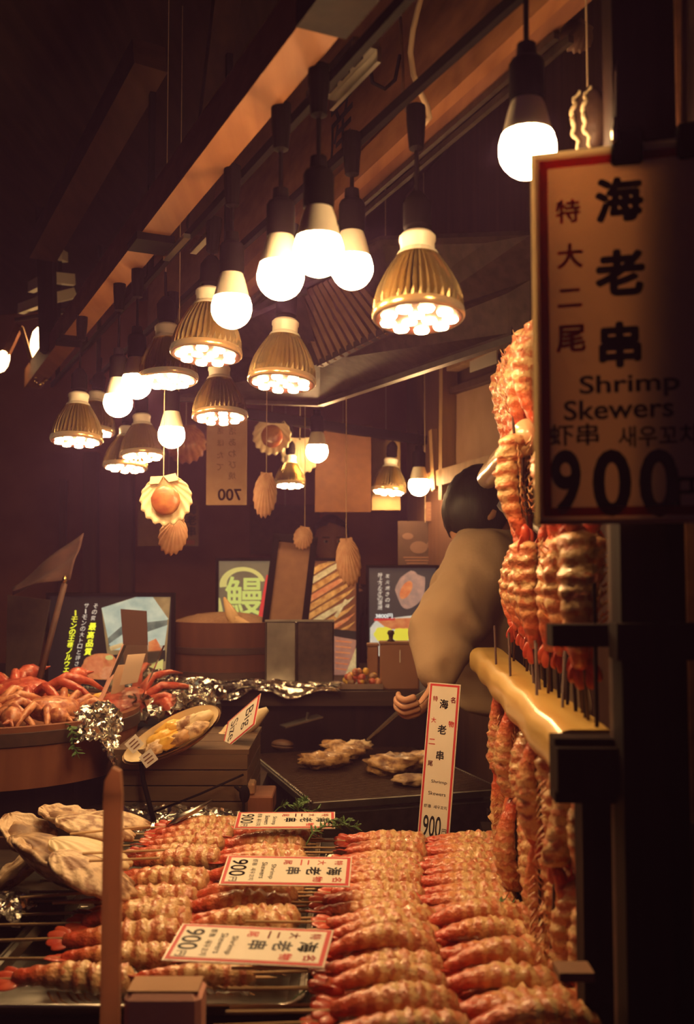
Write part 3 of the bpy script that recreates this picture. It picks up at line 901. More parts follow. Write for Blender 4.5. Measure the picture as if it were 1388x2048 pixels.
CZ = CT + 0.008
lay(6, -0.355, -0.375, 1.985, 1.735, CZ + 0.012, CZ + 0.02, 'shrimp on the rear tray', 'on the rear tray behind the first lying price card', [(0, 0), (0, 3), (3, 0)], yaw=(4, -1), scale=1.02)
lay(6, -0.37, -0.375, 1.64, 1.375, CZ + 0.015, CZ + 0.02, 'shrimp on the middle tray', 'on the middle tray between the lying price cards', [(0, 1), (1, 0), (3, 1)], yaw=(2, 6), scale=1.03)
lay(2, -0.375, -0.405, 1.325, 1.255, CZ + 0.01, CZ + 0.012, 'shrimp at the tray front', 'at the front rim of the middle tray', [(0, 0)], yaw=(2, 0), scale=0.98)
lay(10, 0.002, -0.040, 1.855, 1.475, CZ + 0.022, CZ + 0.022, 'shrimp packed on the inner tray', 'on the packed tray below the standing card', [(0, 0), (0, 3), (3, 0), (0, 0)], yaw=(-1, -1), scale=0.97)
lay(9, -0.015, -0.030, 1.40, 1.02, CZ + 0.022, CZ + 0.022, 'shrimp on the nearest tray', 'on the nearest tray, lower layer', [(2, 1), (1, 3), (1, 1)], yaw=(6, 3), scale=0.97)
lay(7, -0.028, -0.018, 1.36, 1.03, CZ + 0.046, CZ + 0.050, 'shrimp on the nearest tray', 'on the nearest tray, upper layer', [(3, 2), (1, 1), (2, 3)], yaw=(5, 9), pitch=(2, 3), scale=0.95)

# ------------------------------------------------------------------ price cards
def price_card(M, w, h, label, group='shrimp price cards', paper=None, thick=0.0015):
    """upright card in its own xy plane (x across, y up), written like the big sign"""
    t = thing('price_card', label, 'price card', M, group)
    b_ = min(h, w * 2.2) * 0.028
    def add(mb, name, m): return child(mb.mesh(name, m), name, t)
    add(MB().box((0, 0, -thick / 2), (w, h, thick)), 'laminate', m_lamin)
    add(MB().box((0, 0, 0.00025), (w - 0.004, h - 0.004, 0.0005)), 'red_border', m_red)
    add(MB().box((0, 0, 0.0005), (w - 0.004 - 2 * b_, h - 0.004 - 2 * b_, 0.0006)), 'card', m_white)
    z = 0.0010
    k = w
    for i, s_ in enumerate('特大二尾'):
        letter(t, s_, -0.27 * k, h * (0.40 - 0.135 * i), 0.15 * k, m_red, 0.02, z=z)
    for i, s_ in enumerate('海老串'):
        letter(t, s_, 0.02 * k, h * (0.37 - 0.16 * i), 0.26 * k, m_ink, 0.03, z=z)
    letter(t, '名', 0.30 * k, h * 0.40, 0.17 * k, m_red, 0.03, z=z)
    letter(t, '物', 0.30 * k, h * 0.25, 0.17 * k, m_red, 0.03, z=z)
    letter(t, 'Shrimp', 0.06 * k, h * -0.115, 0.11 * k, m_ink, 0.01, z=z, w=0.5 * k)
    letter(t, 'Skewers', 0.02 * k, h * -0.185, 0.10 * k, m_ink, 0.01, z=z, w=0.55 * k)
    letter(t, '虾串  새우꼬치', 0.0, h * -0.265, 0.10 * k, m_ink, 0.01, z=z, w=0.72 * k)
    letter(t, '900', -0.06 * k, h * -0.385, h * 0.125, m_ink, 0.012, z=z, w=0.56 * k)
    letter(t, '円', 0.33 * k, h * -0.405, 0.14 * k, m_ink, 0.01, z=z)
    return t
def flat_card(px, py, z, yaw, tilt, w, h, label):
    o = Pz(px, py, z)
    up = R(yaw, 'Z') @ V((1, 0, 0)); rt = R(yaw, 'Z') @ V((0, -1, 0))
    rt = (rt * cos(radians(tilt)) - UP * sin(radians(tilt)))
    return price_card(axes(o, rt, up), w, h, label)
flat_card(571, 1640, -0.452, 1, 6, 0.085, 0.182, 'shrimp price card lying farthest back on the rear tray')
flat_card(574, 1741, -0.436, -3, 14, 0.080, 0.188, 'shrimp price card lying at the front edge of the rear tray')
flat_card(500, 1889, -0.430, -7, 8, 0.084, 0.185, 'shrimp price card lying on the middle tray, nearest of the flat ones')
# standing card: thin holder behind the packed tray
b0, t0 = P(856, 1690, 1.93), P(899, 1368, 1.96)
sc_up = (t0 - b0).normalized()
price_card(axes((b0 + t0) / 2, V((0.93, -0.55, -0.02)), sc_up), 0.066, (t0 - b0).length, 'tall shrimp price card standing tilted behind the packed tray', thick=0.002)
hd = thing('card_holder', 'small dark block holding up the standing price card', 'holder', V((b0.x, b0.y, CT)))
MB().cbox((b0.x - 0.004, b0.y + 0.004, CT + 0.012), (0.07, 0.04, 0.024), 0.004).build('block', m_blackwood, hd)
MB().bar(V((b0.x - 0.004, b0.y + 0.006, CT + 0.02)), b0 + sc_up * 0.06 + V((0, 0.006, 0)), 0.012, 0.003).build('stay', m_bamboo, hd)

# big sign hanging from two rods, at the inner edge of the frame
sg_tl, sg_tr = P(1070, 319, 0.955), P(1398, 300, 0.915)
sg_tr.z = sg_tl.z
sg_bl = P(1072, 1041, 0.955)
sx = (sg_tr - sg_tl).normalized()
sw = 0.205; sh = (sg_tl - sg_bl).length
M = axes(sg_tl + sx * sw / 2 - UP * sh / 2, sx, UP)
m_signpaper = bpy.data.materials.new('translucent_sign'); m_signpaper.use_nodes = True
nt = m_signpaper.node_tree
nt.nodes.remove(nt.nodes['Principled BSDF'])
df = nt.nodes.new('ShaderNodeBsdfDiffuse'); df.inputs[0].default_value = (0.72, 0.60, 0.46, 1)
tr = nt.nodes.new('ShaderNodeBsdfTranslucent'); tr.inputs[0].default_value = (0.62, 0.42, 0.27, 1)
mx = nt.nodes.new('ShaderNodeMixShader'); mx.inputs[0].default_value = 0.42
nt.links.new(df.outputs[0], mx.inputs[1]); nt.links.new(tr.outputs[0], mx.inputs[2])
nt.links.new(mx.outputs[0], nt.nodes['Material Output'].inputs[0])
m_redthin = m_signpaper.copy(); m_redthin.name = 'translucent_red'
for n_ in m_redthin.node_tree.nodes:
    if n_.type == 'BSDF_DIFFUSE': n_.inputs[0].default_value = (0.55, 0.05, 0.05, 1)
    if n_.type == 'BSDF_TRANSLUCENT': n_.inputs[0].default_value = (0.55, 0.10, 0.10, 1)
    if n_.type == 'MIX_SHADER': n_.inputs[0].default_value = 0.85
sg = thing('price_sign', 'large hanging shrimp price sign with red border, partly in shadow', 'sign', M)
def sadd(mb, name, m): return child(mb.mesh(name, m), name, sg)
sadd(MB().box((0, 0, 0), (sw, sh, 0.003)), 'board', m_signpaper)
bw = 0.0085
for nm, c, s_ in (('border', (0, sh / 2 - 0.0035 - bw / 2, 0.0018), (sw - 0.008, bw, 0.0006)), ('border', (0, -sh / 2 + 0.0035 + bw / 2, 0.0018), (sw - 0.008, bw, 0.0006)),
                  ('border', (-sw / 2 + 0.0035 + bw / 2, 0, 0.0018), (bw, sh - 0.024, 0.0006)), ('border', (sw / 2 - 0.0035 - bw / 2, 0, 0.0018), (bw, sh - 0.024, 0.0006))):
    sadd(MB().box(c, s_), nm, m_redthin)
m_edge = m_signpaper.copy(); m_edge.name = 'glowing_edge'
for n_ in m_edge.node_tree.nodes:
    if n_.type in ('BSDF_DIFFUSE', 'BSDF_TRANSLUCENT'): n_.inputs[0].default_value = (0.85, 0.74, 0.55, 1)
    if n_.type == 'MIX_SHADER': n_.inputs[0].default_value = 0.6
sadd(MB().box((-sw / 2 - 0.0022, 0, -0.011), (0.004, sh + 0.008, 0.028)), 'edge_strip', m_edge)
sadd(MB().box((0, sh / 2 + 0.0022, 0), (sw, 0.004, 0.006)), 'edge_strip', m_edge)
sadd(MB().box((0, -sh / 2 - 0.0022, 0), (sw, 0.004, 0.006)), 'edge_strip', m_cardboard)
def sgp(px, py):
    p = Pp(px, py, M.translation, M.to_3x3() @ V((0, 0, 1)))
    q_ = M.inverted() @ p
    return q_.x, q_.y
for s_, px, py, hp in (('特', 1136, 424, 48), ('大', 1140, 513, 50), ('二', 1140, 597, 36), ('尾', 1142, 678, 54)):
    x, y = sgp(px, py); letter(sg, s_, x, y, hp / F * 0.93, m_red, 0.03, z=0.0020)
for s_, px, py, hp in (('海', 1238, 400, 88), ('老', 1240, 546, 90), ('串', 1240, 690, 88)):
    x, y = sgp(px, py); letter(sg, s_, x, y, hp / F * 0.92, m_ink, 0.045, z=0.0020)
for s_, px, py, hp, wp in (('Shrimp', 1258, 772, 48, 195), ('Skewers', 1236, 818, 40, 215), ('虾串', 1147, 870, 44, 100), ('새우꼬치', 1314, 872, 42, 150)):
    x, y = sgp(px, py); letter(sg, s_, x, y, hp / F * 0.92, m_ink, 0.02, w=wp / F * 0.92, z=0.0020)
for s_, px in (('9', 1132), ('0', 1224), ('0', 1318)):
    x, y = sgp(px, 966); letter(sg, s_, x, y, 128 / F * 0.92, m_ink, 0.03, w=(54 if s_ == '9' else 68) / F * 0.92, z=0.0020)
x, y = sgp(1384, 985); letter(sg, '円', x, y, 60 / F * 0.92, m_ink, 0.02, z=0.0020)
for k, (px, w_) in enumerate(((1254, 0.030), (1380, 0.024))):
    x, y = sgp(px, 290)
    o_ = sadd(MB().cbox((x, sh / 2 + 0.001, 0), (w_, 0.034, 0.016), 0.003), 'clip', m_black)
for px, y1 in ((1232, 20), (1367, -10)):
    a = P(px, 285, 0.93); b = P(px + 2, y1, 0.97)
    r_ = MB().tube([a + UP * 0.0, b, b + UP * 0.45], 0.0014 if px < 1300 else 0.0030, 8).build('rod', m_rafter if px < 1300 else m_brownboard, sg, smooth=True)
MB().tube([P(1232, 285, 0.925), P(1229, 262, 0.925), P(1230, 235, 0.925)], [0.004, 0.003, 0.001], 8).build('hook', m_steel, sg, smooth=True)
# ------------------------------------------------------------------ tiered shrimp rack on the inner side
def RK(Y, z, dx=0.0):            # rack line: runs almost along the line of sight
    return V((0.051 * Y + 0.185 + dx, Y, EYE + z))
rk = thing('skewer_rack', 'tiered wooden rack holding upright shrimp skewers', 'rack', V((RK(1.5, 0).x, 1.5, 0)))
def rounded_rail(y0, y1, z, w, h, m, name, dx=0.0):
    mb = MB()
    prof = []
    r = min(w, h) * 0.35
    for sx_, sz_, a0 in ((1, -1, -90), (1, 1, 0), (-1, 1, 90), (-1, -1, 180)):
        for k in range(5):
            a = radians(a0 + 90 * k / 4)
            rr_ = r if sx_ < 0 else r * 0.25
            prof.append((sx_ * (w / 2 - rr_) + rr_ * cos(a), sz_ * (h / 2 - rr_) + rr_ * sin(a)))
    n = len(prof); ns = 14
    vs_, fs_ = [], []
    for j in range(ns + 1):
        Y = y0 + (y1 - y0) * j / ns
        wob = 0.0022 * sin(j * 2.1)
        for a, b in prof:
            p = RK(Y, z, dx)
            vs_.append(p + V((a + (wob if a < 0 else 0), 0, b + wob * 0.5)))
    for j in range(ns):
        for k in range(n):
            fs_.append((j * n + k, j * n + (k + 1) % n, (j + 1) * n + (k + 1) % n, (j + 1) * n + k))
    fs_.append(tuple(range(n - 1, -1, -1))); fs_.append(tuple(ns * n + k for k in range(n)))
    mb.add(vs_, fs_)
    return mb.build(name, m, rk, auto=50)
rounded_rail(1.02, 2.15, -0.185, 0.062, 0.055, m_rail, 'rail')
cap = MB().bar(RK(0.985, -0.192), RK(1.02, -0.192), 0.066, 0.062)
cap.build('end_cap', m_blackwood, rk)
# upper rail is a plastic-wrapped tube
tb = MB()
ptsT = [RK(2.12 - 0.72 * k / 10, 0.195, 0.0) for k in range(11)]
tb.tube(ptsT, [0.012, 0.022] + [0.024 + 0.0012 * sin(k * 2.3) for k in range(9)], 16)
tb.build('wrapped_tube', m_tube, rk, smooth=True)
MB().bar(RK(1.06, -0.508), RK(2.0, -0.508), 0.05, 0.04).build('rail', m_blackwood, rk)
for Y in (1.0, 2.1):
    MB().bar(V((RK(Y, 0).x + 0.075, Y, 0)), V((RK(Y, 0).x + 0.075, Y, EYE + 0.62)), 0.04, 0.04, up=V((0, 1, 0))).build('post', m_blackwood, rk)
    for z in (-0.508, -0.185, 0.195):
        MB().bar(RK(Y + 0.02, z), RK(Y + 0.02, z, 0.09), 0.03, 0.03).build('bracket', m_blackwood, rk)
# metal coupling on the rack
cp = thing('pipe_coupling', 'grey metal pipe coupling clamped beside the hanging shrimp', 'coupling', P(1032, 1018, 1.62))
ax0, ax1 = P(1008, 1003, 1.63), P(1056, 1040, 1.60)
for t0_, t1_, r, n in ((0.0, 0.42, 0.0165, 6), (0.36, 0.62, 0.021, 6), (0.60, 1.0, 0.0155, 12)):
    MB().tube([ax0.lerp(ax1, t0_), ax0.lerp(ax1, t1_)], r, n).build('nut', m_steel, cp)
MB().tube([ax1, ax1 + (ax1 - ax0) * 1.2, RK(1.62, 0.0, 0.08)], 0.009, 10).build('pipe', m_dsteel, cp, smooth=True)

rnd = random.Random(9)
DST = tuple(MB().tube([(-0.115, 0, 0.0165), (L, 0, 0.0165), (L + .012, 0, 0.0165)], [0.0021, 0.0021, 0.0004], 7).mesh('stick', m_rafter, True) for L in (0.31, 0.15))
def stand(n, y0, y1, z, place, group, scale=1.0, lean=5, gap=0.146, n1=2, up=0.055, dxr=(0.004, 0.034)):
    for k in range(n):
        t = k / max(1, n - 1)
        Y = y0 + (y1 - y0) * t
        base = RK(Y, z, rnd.uniform(*dxr))
        # local +x goes up; shrimp backs turned to the aisle
        M = T(*base) @ R(rnd.uniform(-4, 4) , 'X') @ R(-90 + rnd.uniform(-lean, lean), 'Y') @ R(rnd.uniform(-70, 110), 'X') @ T(up, 0, -0.0165)
        shrimp_skewer(M, '%s upright shrimp skewer from the near end %s' % (ORD[k], place), group, rnd.choice([(1, 2), (2, 1), (1, 1), (3, 1), (2, 2)]), (rnd.uniform(-60, 60), rnd.uniform(-60, 60)), scale=scale, n=n1, sticks=DST)
stand(13, 1.08, 1.80, -0.158, 'of the middle rack tier', 'shrimp standing on the middle rack tier')
stand(8, 1.38, 1.74, 0.215, 'of the top rack tier', 'shrimp standing on the top rack tier', 1.0, n1=1, up=-0.01)
stand(12, 1.12, 1.76, -0.488, 'of the bottom rack tier', 'shrimp standing on the bottom rack tier', 0.86, up=0.006)
# second row, hanging closer to the aisle
for k in range(7):
    Y = 1.20 + 0.09 * k
    base = RK(Y, -0.20, 0.004 + rnd.uniform(-.014, .014))
    M = T(*base) @ R(90 + rnd.uniform(-5, 8), 'Y') @ R(rnd.uniform(0, 360), 'X')
    shrimp_skewer(M, '%s shrimp skewer from the near end hanging below the yellow rail' % ORD[k], 'shrimp hanging below the yellow rail', rnd.choice([(1, 2), (3, 0), (0, 3)]), (rnd.uniform(-60, 60), rnd.uniform(-60, 60)), scale=0.95, sticks=DST)
    # hook stub so the skewer hangs from the rail
for k in range(6):
    Y = 1.44 + 0.055 * k
    base = RK(Y, 0.215, 0.012 + rnd.uniform(-.008, .012))
    M = T(*base) @ R(-90 + rnd.uniform(-4, 4), 'Y') @ R(rnd.uniform(0, 360), 'X') @ T(-0.005, 0, -0.0165)
    shrimp_skewer(M, '%s front-row shrimp skewer from the near end on the wrapped tube' % ORD[k], 'shrimp on the wrapped tube', rnd.choice([(1, 2), (2, 1)]), (rnd.uniform(-60, 60), rnd.uniform(-60, 60)), scale=1.0, n=1, sticks=DST)
# row of bare sticks at the near end of the yellow rail
for k in range(9):
    Y = 1.035 + 0.06 * k
    a = RK(Y, -0.165, 0.018); b = a + V((rnd.uniform(-.006, .006), 0.004, 0.155))
    solo(MB().tube([a, b], 0.0022, 6), 'skewer_stick', m_blackwood, '%s dark upright stick from the near end of the yellow rail' % ORD[k], 'stick', 'sticks in the yellow rail')

# dark lattice on the inner edge of the frame
lt = thing('lattice_screen', 'dark wooden lattice screen beside the skewer rack', 'screen', V((0.36, 1.0, 0)))
def vbar(px0, px1, Y, y0=None, y1=None, m=None, name='upright'):
    xa, xb = P(px0, 1146, Y).x, P(px1, 1146, Y).x
    zb = 0.0 if y0 is None else P(694, y0, Y).z
    zt = EYE + 0.75 if y1 is None else P(694, y1, Y).z
    MB().box(((xa + xb) / 2, Y, (zb + zt) / 2), (xb - xa, 0.035, zt - zb)).build(name, m or m_blackwood, lt)
def hbar(px0, px1, py0, py1, Y, m=None, d=0.03):
    a, b = P(px0, py0, Y), P(px1, py1, Y)
    MB().box(((a.x + b.x) / 2, Y, (a.z + b.z) / 2), (b.x - a.x, d, a.z - b.z)).build('rail', m or m_blackwood, lt)
vbar(1231, 1322, 0.97)
vbar(1224, 1234, 0.985, m=m_rafter, y1=1040, name='edge_strip')  # paler strip stands for the lit edge of the black post
vbar(1322, 1342, 1.15, m=m_fascia)
vbar(1364, 1380, 1.15, m=m_fascia)
vbar(1410, 1500, 1.10)
hbar(1098, 1240, 1248, 1292, 0.99)
hbar(1225, 1500, 1246, 1318, 0.95)
hbar(1300, 1500, 1640, 1662, 1.14, m=m_rafter)
hbar(1300, 1500, 1300, 1322, 1.18, m=m_rafter)
hbar(1108, 1235, 1492, 1580, 0.985)
hbar(1310, 1366, 1422, 1452, 1.16, m=m_fascia)
hbar(1112, 1182, 1934, 1952, 1.0, m=m_brownboard)
a, b = P(1312, 1868, 1.13), P(1356, 1898, 1.10)
MB().bar(a, b, 0.014, 0.014).build('peg', m_fascia, lt)
vbar(1150, 1240, 1.08, y0=2100, y1=1580, name='panel')
# dark board added at the rack side so no light passes behind it
struct(MB().box((0.62, 1.30, 1.1), (0.03, 1.1, 2.2)), 'light_block_board', m_roof, 'near-black board added behind the lattice screen to block light')
# ------------------------------------------------------------------ tables behind the counter
def table(name, x0, x1, y0, y1, z, label, m=None):
    t = thing(name, label, 'counter', V(((x0 + x1) / 2, (y0 + y1) / 2, 0)))
    MB().box(((x0 + x1) / 2, (y0 + y1) / 2, z - 0.02), (x1 - x0, y1 - y0, 0.04)).build('counter_top', m or m_counter, t)
    MB().box(((x0 + x1) / 2, (y0 + y1) / 2, (z - 0.04) / 2), (x1 - x0 - 0.04, y1 - y0 - 0.04, z - 0.04)).build('counter_body', m_blackwood, t)
    return t
SZ = EYE - 0.50
BZ = EYE - 0.334
table('side_table', -1.45, -0.20, 2.075, 2.66, SZ, 'dark side table under the big wooden tub')
table('back_counter', -1.45, 0.24, 2.85, 3.75, BZ, 'dark back counter carrying the lit posters')

# ------------------------------------------------------------------ tubs
def tub(c, R0, h, label, taper=0.96, m=None, hoops=((0.22, 0.012), (0.62, 0.012)), floor_=0.75):
    t = thing('wooden_tub', label, 'tub', V(c))
    M = T(*c)
    MB().lathe([(0.001, 0), (R0 * taper, 0), (R0, h), (R0 - 0.016, h), (R0 * taper - 0.016, h * floor_), (0.001, h * floor_)], 56, M).build('tub_wall', m or m_tub, t, auto=40)
    for f, w in hoops:
        r = R0 * (taper + (1 - taper) * f)
        MB().lathe([(r - 0.002, h * f - w), (r + 0.003, h * f - w * .8), (r + 0.003, h * f + w * .8), (r - 0.002, h * f + w)], 56, M).build('hoop', m_hoop, t, auto=40)
    return t
big = V((-0.80, 2.29, EYE - 0.43))
rb = thing('tub_stand', 'dark block lifting the big tub off the side table', 'stand', V((big.x, big.y, SZ)))
MB().lathe([(0.001, 0), (0.27, 0), (0.27, 0.07), (0.001, 0.07)], 32, T(big.x, big.y, SZ)).build('block', m_blackwood, rb)
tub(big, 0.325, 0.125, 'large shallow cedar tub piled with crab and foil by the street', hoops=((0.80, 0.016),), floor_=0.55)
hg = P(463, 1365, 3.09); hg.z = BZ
tub(hg, 0.197, 0.190, 'small cedar tub with two dark hoops in front of the eel poster', m=m_tubdim, hoops=((0.20, 0.011), (0.57, 0.011)), floor_=0.8)
# steam-softened rice heap and a wooden paddle in the small tub
mb = MB().ball(hg + V((-0.02, 0, 0.165)), (0.165, 0.16, 0.05), 28, 12, fn=lambda p, q: q * (1 + 0.10 * noise.noise(p * 5)))
solo(mb, 'rice_heap', mat('seasoned_rice', (0.24, 0.12, 0.07), (0.34, 0.19, 0.11), 0.7, scale=120, bump=0.8), 'pale heap of rice rising from the small cedar tub', 'rice', smooth=True, kind='stuff')
pd = thing('wooden_paddle', 'light wooden paddle standing in the rice heap', 'paddle', P(455, 1250, 2.97))
a, b = P(478, 1262, 2.95), P(448, 1195, 2.98)
MB().tube([a, a.lerp(b, .5), b], [0.012, 0.018, 0.004], 10).build('blade', m_bamboo, pd, smooth=True)
MB().tube([P(512, 1262, 2.95), a.lerp(b, 0.35)], [0.012, 0.016], 8).build('grip', m_bamboo, pd, smooth=True)
# steel box beside it
sb = thing('steel_box', 'rectangular steel canister next to the small cedar tub', 'canister', V((P(600, 1365, 2.93).x, 2.95, BZ)))
x0, x1, x2 = P(530, 1365, 2.92).x, P(594, 1365, 2.92).x, P(668, 1365, 2.92).x
zt = P(600, 1241, 2.92).z
MB().cbox(((x0 + x1) / 2, 2.94, (BZ + zt) / 2), (x1 - x0, 0.06, zt - BZ), 0.006).build('side_panel', m_dsteel, sb)
MB().cbox(((x1 + x2) / 2, 2.945, (BZ + zt) / 2), (x2 - x1, 0.065, zt - BZ), 0.004).build('front_panel', m_iron, sb)  # darker metal puts the canister's shaded face into colour
MB().bar(V((x0, 2.91, zt)), V((x2, 2.91, zt)), 0.008, 0.006).build('rim', m_dsteel, sb)

# ------------------------------------------------------------------ foil
def foil(fn, nu, nv, label, seed=0, amp=0.012, name='foil_sheet'):
    def f(u, v):
        p = V(fn(u, v))
        q = V((u * 7 + seed, v * 7, seed * 1.3))
        r = noise.noise_vector(q) * amp + noise.noise_vector(q * 2.7) * amp * .55 + noise.noise_vector(q * 6) * amp * .25
        return p + r
    return solo(MB().sheet(f, nu, nv, 0.0012), name, m_foil, label, 'foil', auto=18)
foil(lambda u, v: P(290 + 390 * u, 1352 + 14 * u + (0 if v < .45 else 105 * (v - .45) * (0.75 + .25 * sin(u * 19)) * (1 - 0.55 * u)), 3.02 - 0.20 * min(1, v / .45)), 60, 20, 'long crumpled foil sheet draped over the back counter edge', 3, 0.010)
foil(lambda u, v: P(262 + 165 * u, 1338 + 26 * u + 92 * v * (1 - .45 * u), 2.56 - 0.22 * v + 0.03 * sin(9 * u + 7 * v)), 44, 30, 'crumpled foil tray holding the red crab', 8, 0.030)
foil(lambda u, v: P(150 + 88 * u, 1425 - 22 * sin(pi * u) + 105 * v * (.55 + .45 * u), 2.13 - 0.10 * v + .05 * u), 32, 34, 'bright ball of crumpled foil on the big tub rim', 21, 0.014)
foil(lambda u, v: V((-0.53 + 0.065 * u, 1.44 + 0.10 * v, CT + 0.035 + 0.02 * sin(pi * u) + .012 * sin(pi * v))), 22, 22, 'small foil cup under the shrimp tails at the tray edge', 31, 0.009, 'foil_cup')
foil(lambda u, v: V((-0.47 + 0.26 * u, 2.02 + 0.06 * v, CT + 0.020 + 0.05 * v * (1 - .4 * u))), 36, 14, 'foil strip lying behind the rear shrimp tray', 37, 0.010)

# ------------------------------------------------------------------ shells
def shell_parts(R0, dome, ribs=15, t=0.003, wob=0.035):
    """fan shell, hinge toward +y, outer side toward +z"""
    def f(u, v):
        ph = radians(-84 + 168 * u)
        L = 2 * R0 * cos(ph) ** 0.9 * (1 + wob * cos(ribs * 2 * pi * u))
        rr = L * v
        x, y = rr * sin(ph), R0 - rr * cos(ph)
        z = dome * R0 * (1 - ((x / R0) ** 2 + (y / R0) ** 2) * 0.9) + 0.022 * R0 * cos(ribs * 2 * pi * u) * v
        return (x, y, z)
    m1 = MB().sheet(f, 64, 12, t)
    m2 = MB()
    for s_ in (-1, 1):
        m2.prism([(0, R0 * .98), (s_ * R0 * .50, R0 * 1.02), (s_ * R0 * .58, R0 * .72), (s_ * R0 * .2, R0 * .70)][::s_], 0.004, T(0, 0, -0.001))
    return m1, m2
def hang_shell(px, py, Y, R0, M_rot, label, m, inside=None, cord=True, dome=0.35, squash=1.0, ctop=0.55):
    c = P(px, py, Y)
    M = T(*c) @ M_rot
    t = thing('scallop_shell', label, 'shell', M, 'hanging shells')
    m1, m2 = shell_parts(R0, dome)
    child(m1.mesh('shell_fan', m, True), 'shell_fan', t, SC(squash, 1, 1))
    child(m2.mesh('hinge_ears', m), 'hinge_ears', t, SC(squash, 1, 1))
    if inside:
        mb = MB().ball((0, -R0 * .02, 0.006), (R0 * .58, R0 * .62, R0 * .13), 24, 12, fn=lambda p, q: q * (1 + .08 * noise.noise(p * 3)))
        child(mb.mesh('scallop_meat', m_scallop, True), 'scallop_meat', t)
    if cord:
        top = M @ V((0, R0 * .9, 0))
        mb = MB().tube([top - UP * 0.01, V((top.x, top.y, EYE + ceil_z(top)))], 0.0010, 5)
        mb.build('cord', m_cablew, t)
    return t
FACE = R(90, 'X')                # shell lying on its back turned upright: hinge up, +z toward the camera
hang_shell(332, 1000, 2.15, 0.054, R(-8, 'Y') @ R(84, 'X'), 'open scallop shell with its meat, hanging below the small bulb', m_shell, inside=True, dome=-0.22)
hang_shell(346, 1072, 2.20, 0.042, R(14, 'Y') @ R(90, 'X'), 'pale pink shell hanging under the open scallop', m_shellpink, cord=True, squash=0.72)
hang_shell(530, 990, 2.75, 0.062, R(4, 'Y') @ R(92, 'X'), 'narrow pink shell hanging under the rear lamp bar', m_shellpink, squash=0.50)
hang_shell(544, 872, 3.10, 0.058, R(90, 'X'), 'reddish scallop with pale rim hanging high at the back', m_shell, inside=True, dome=-0.2)
hang_shell(372, 888, 3.20, 0.062, R(90, 'X'), 'dim red shell hanging behind the small bulb', m_scallop)
hang_shell(600, 912, 3.30, 0.060, R(90, 'X'), 'pale shell lit from behind by a small bulb', m_shell)
hang_shell(697, 1124, 2.75, 0.066, R(-6, 'Y') @ R(90, 'X'), 'long dusky pink shell hanging before the man at the back', m_shellpink, squash=0.50)
hang_shell(606, 1076, 2.95, 0.034, R(10, 'Y') @ R(90, 'X'), 'tan shell peeking over the black framed board', m_shellpink, squash=0.8)
cs = P(1176, 240, 1.13)
cst = thing('scallop_shell', 'closed brown shell with two bright wavy rims above the price sign', 'shell', T(*cs) @ R(24, 'Z'), 'hanging shells')
m_shellblack = mat('blackish_shell', (0.045, 0.020, 0.014), (0.075, 0.034, 0.022), 0.6, scale=60, bump=0.4)  # darker brown than the other hanging shells
child(MB().ball((0.004, 0, 0), (0.017, 0.024, 0.040), 24, 16, fn=lambda p, q: q * (1 + .03 * noise.noise(p * 5))).mesh('valve', m_shellblack, True), 'valve', cst)
for dx_, dy_ in ((-0.0125, -0.008), (-0.0175, 0.006)):
    pts = [V((dx_ + 0.010 * (abs(t_) ** 2.2) + 0.0015 * sin(t_ * 16), dy_ + 0.002 * sin(t_ * 11), 0.036 * t_)) for t_ in [(-1 + 2 * k / 22) for k in range(23)]]
    child(MB().tube(pts, [0.0016 + 0.0012 * (1 - abs(-1 + 2 * k / 22)) + 0.0006 * (k % 2) for k in range(23)], 6).mesh('rim', m_shell, True), 'rim', cst)
MB().tube([cs + UP * 0.038, V((cs.x, cs.y, EYE + ceil_z(cs)))], 0.001, 5).build('cord', m_cablew, cst)
hang_shell(1152, 72, 1.28, 0.022, R(40, 'Y') @ R(90, 'X'), 'faint dark shell high above the large bulb', m_shelldark, ctop=0.75)

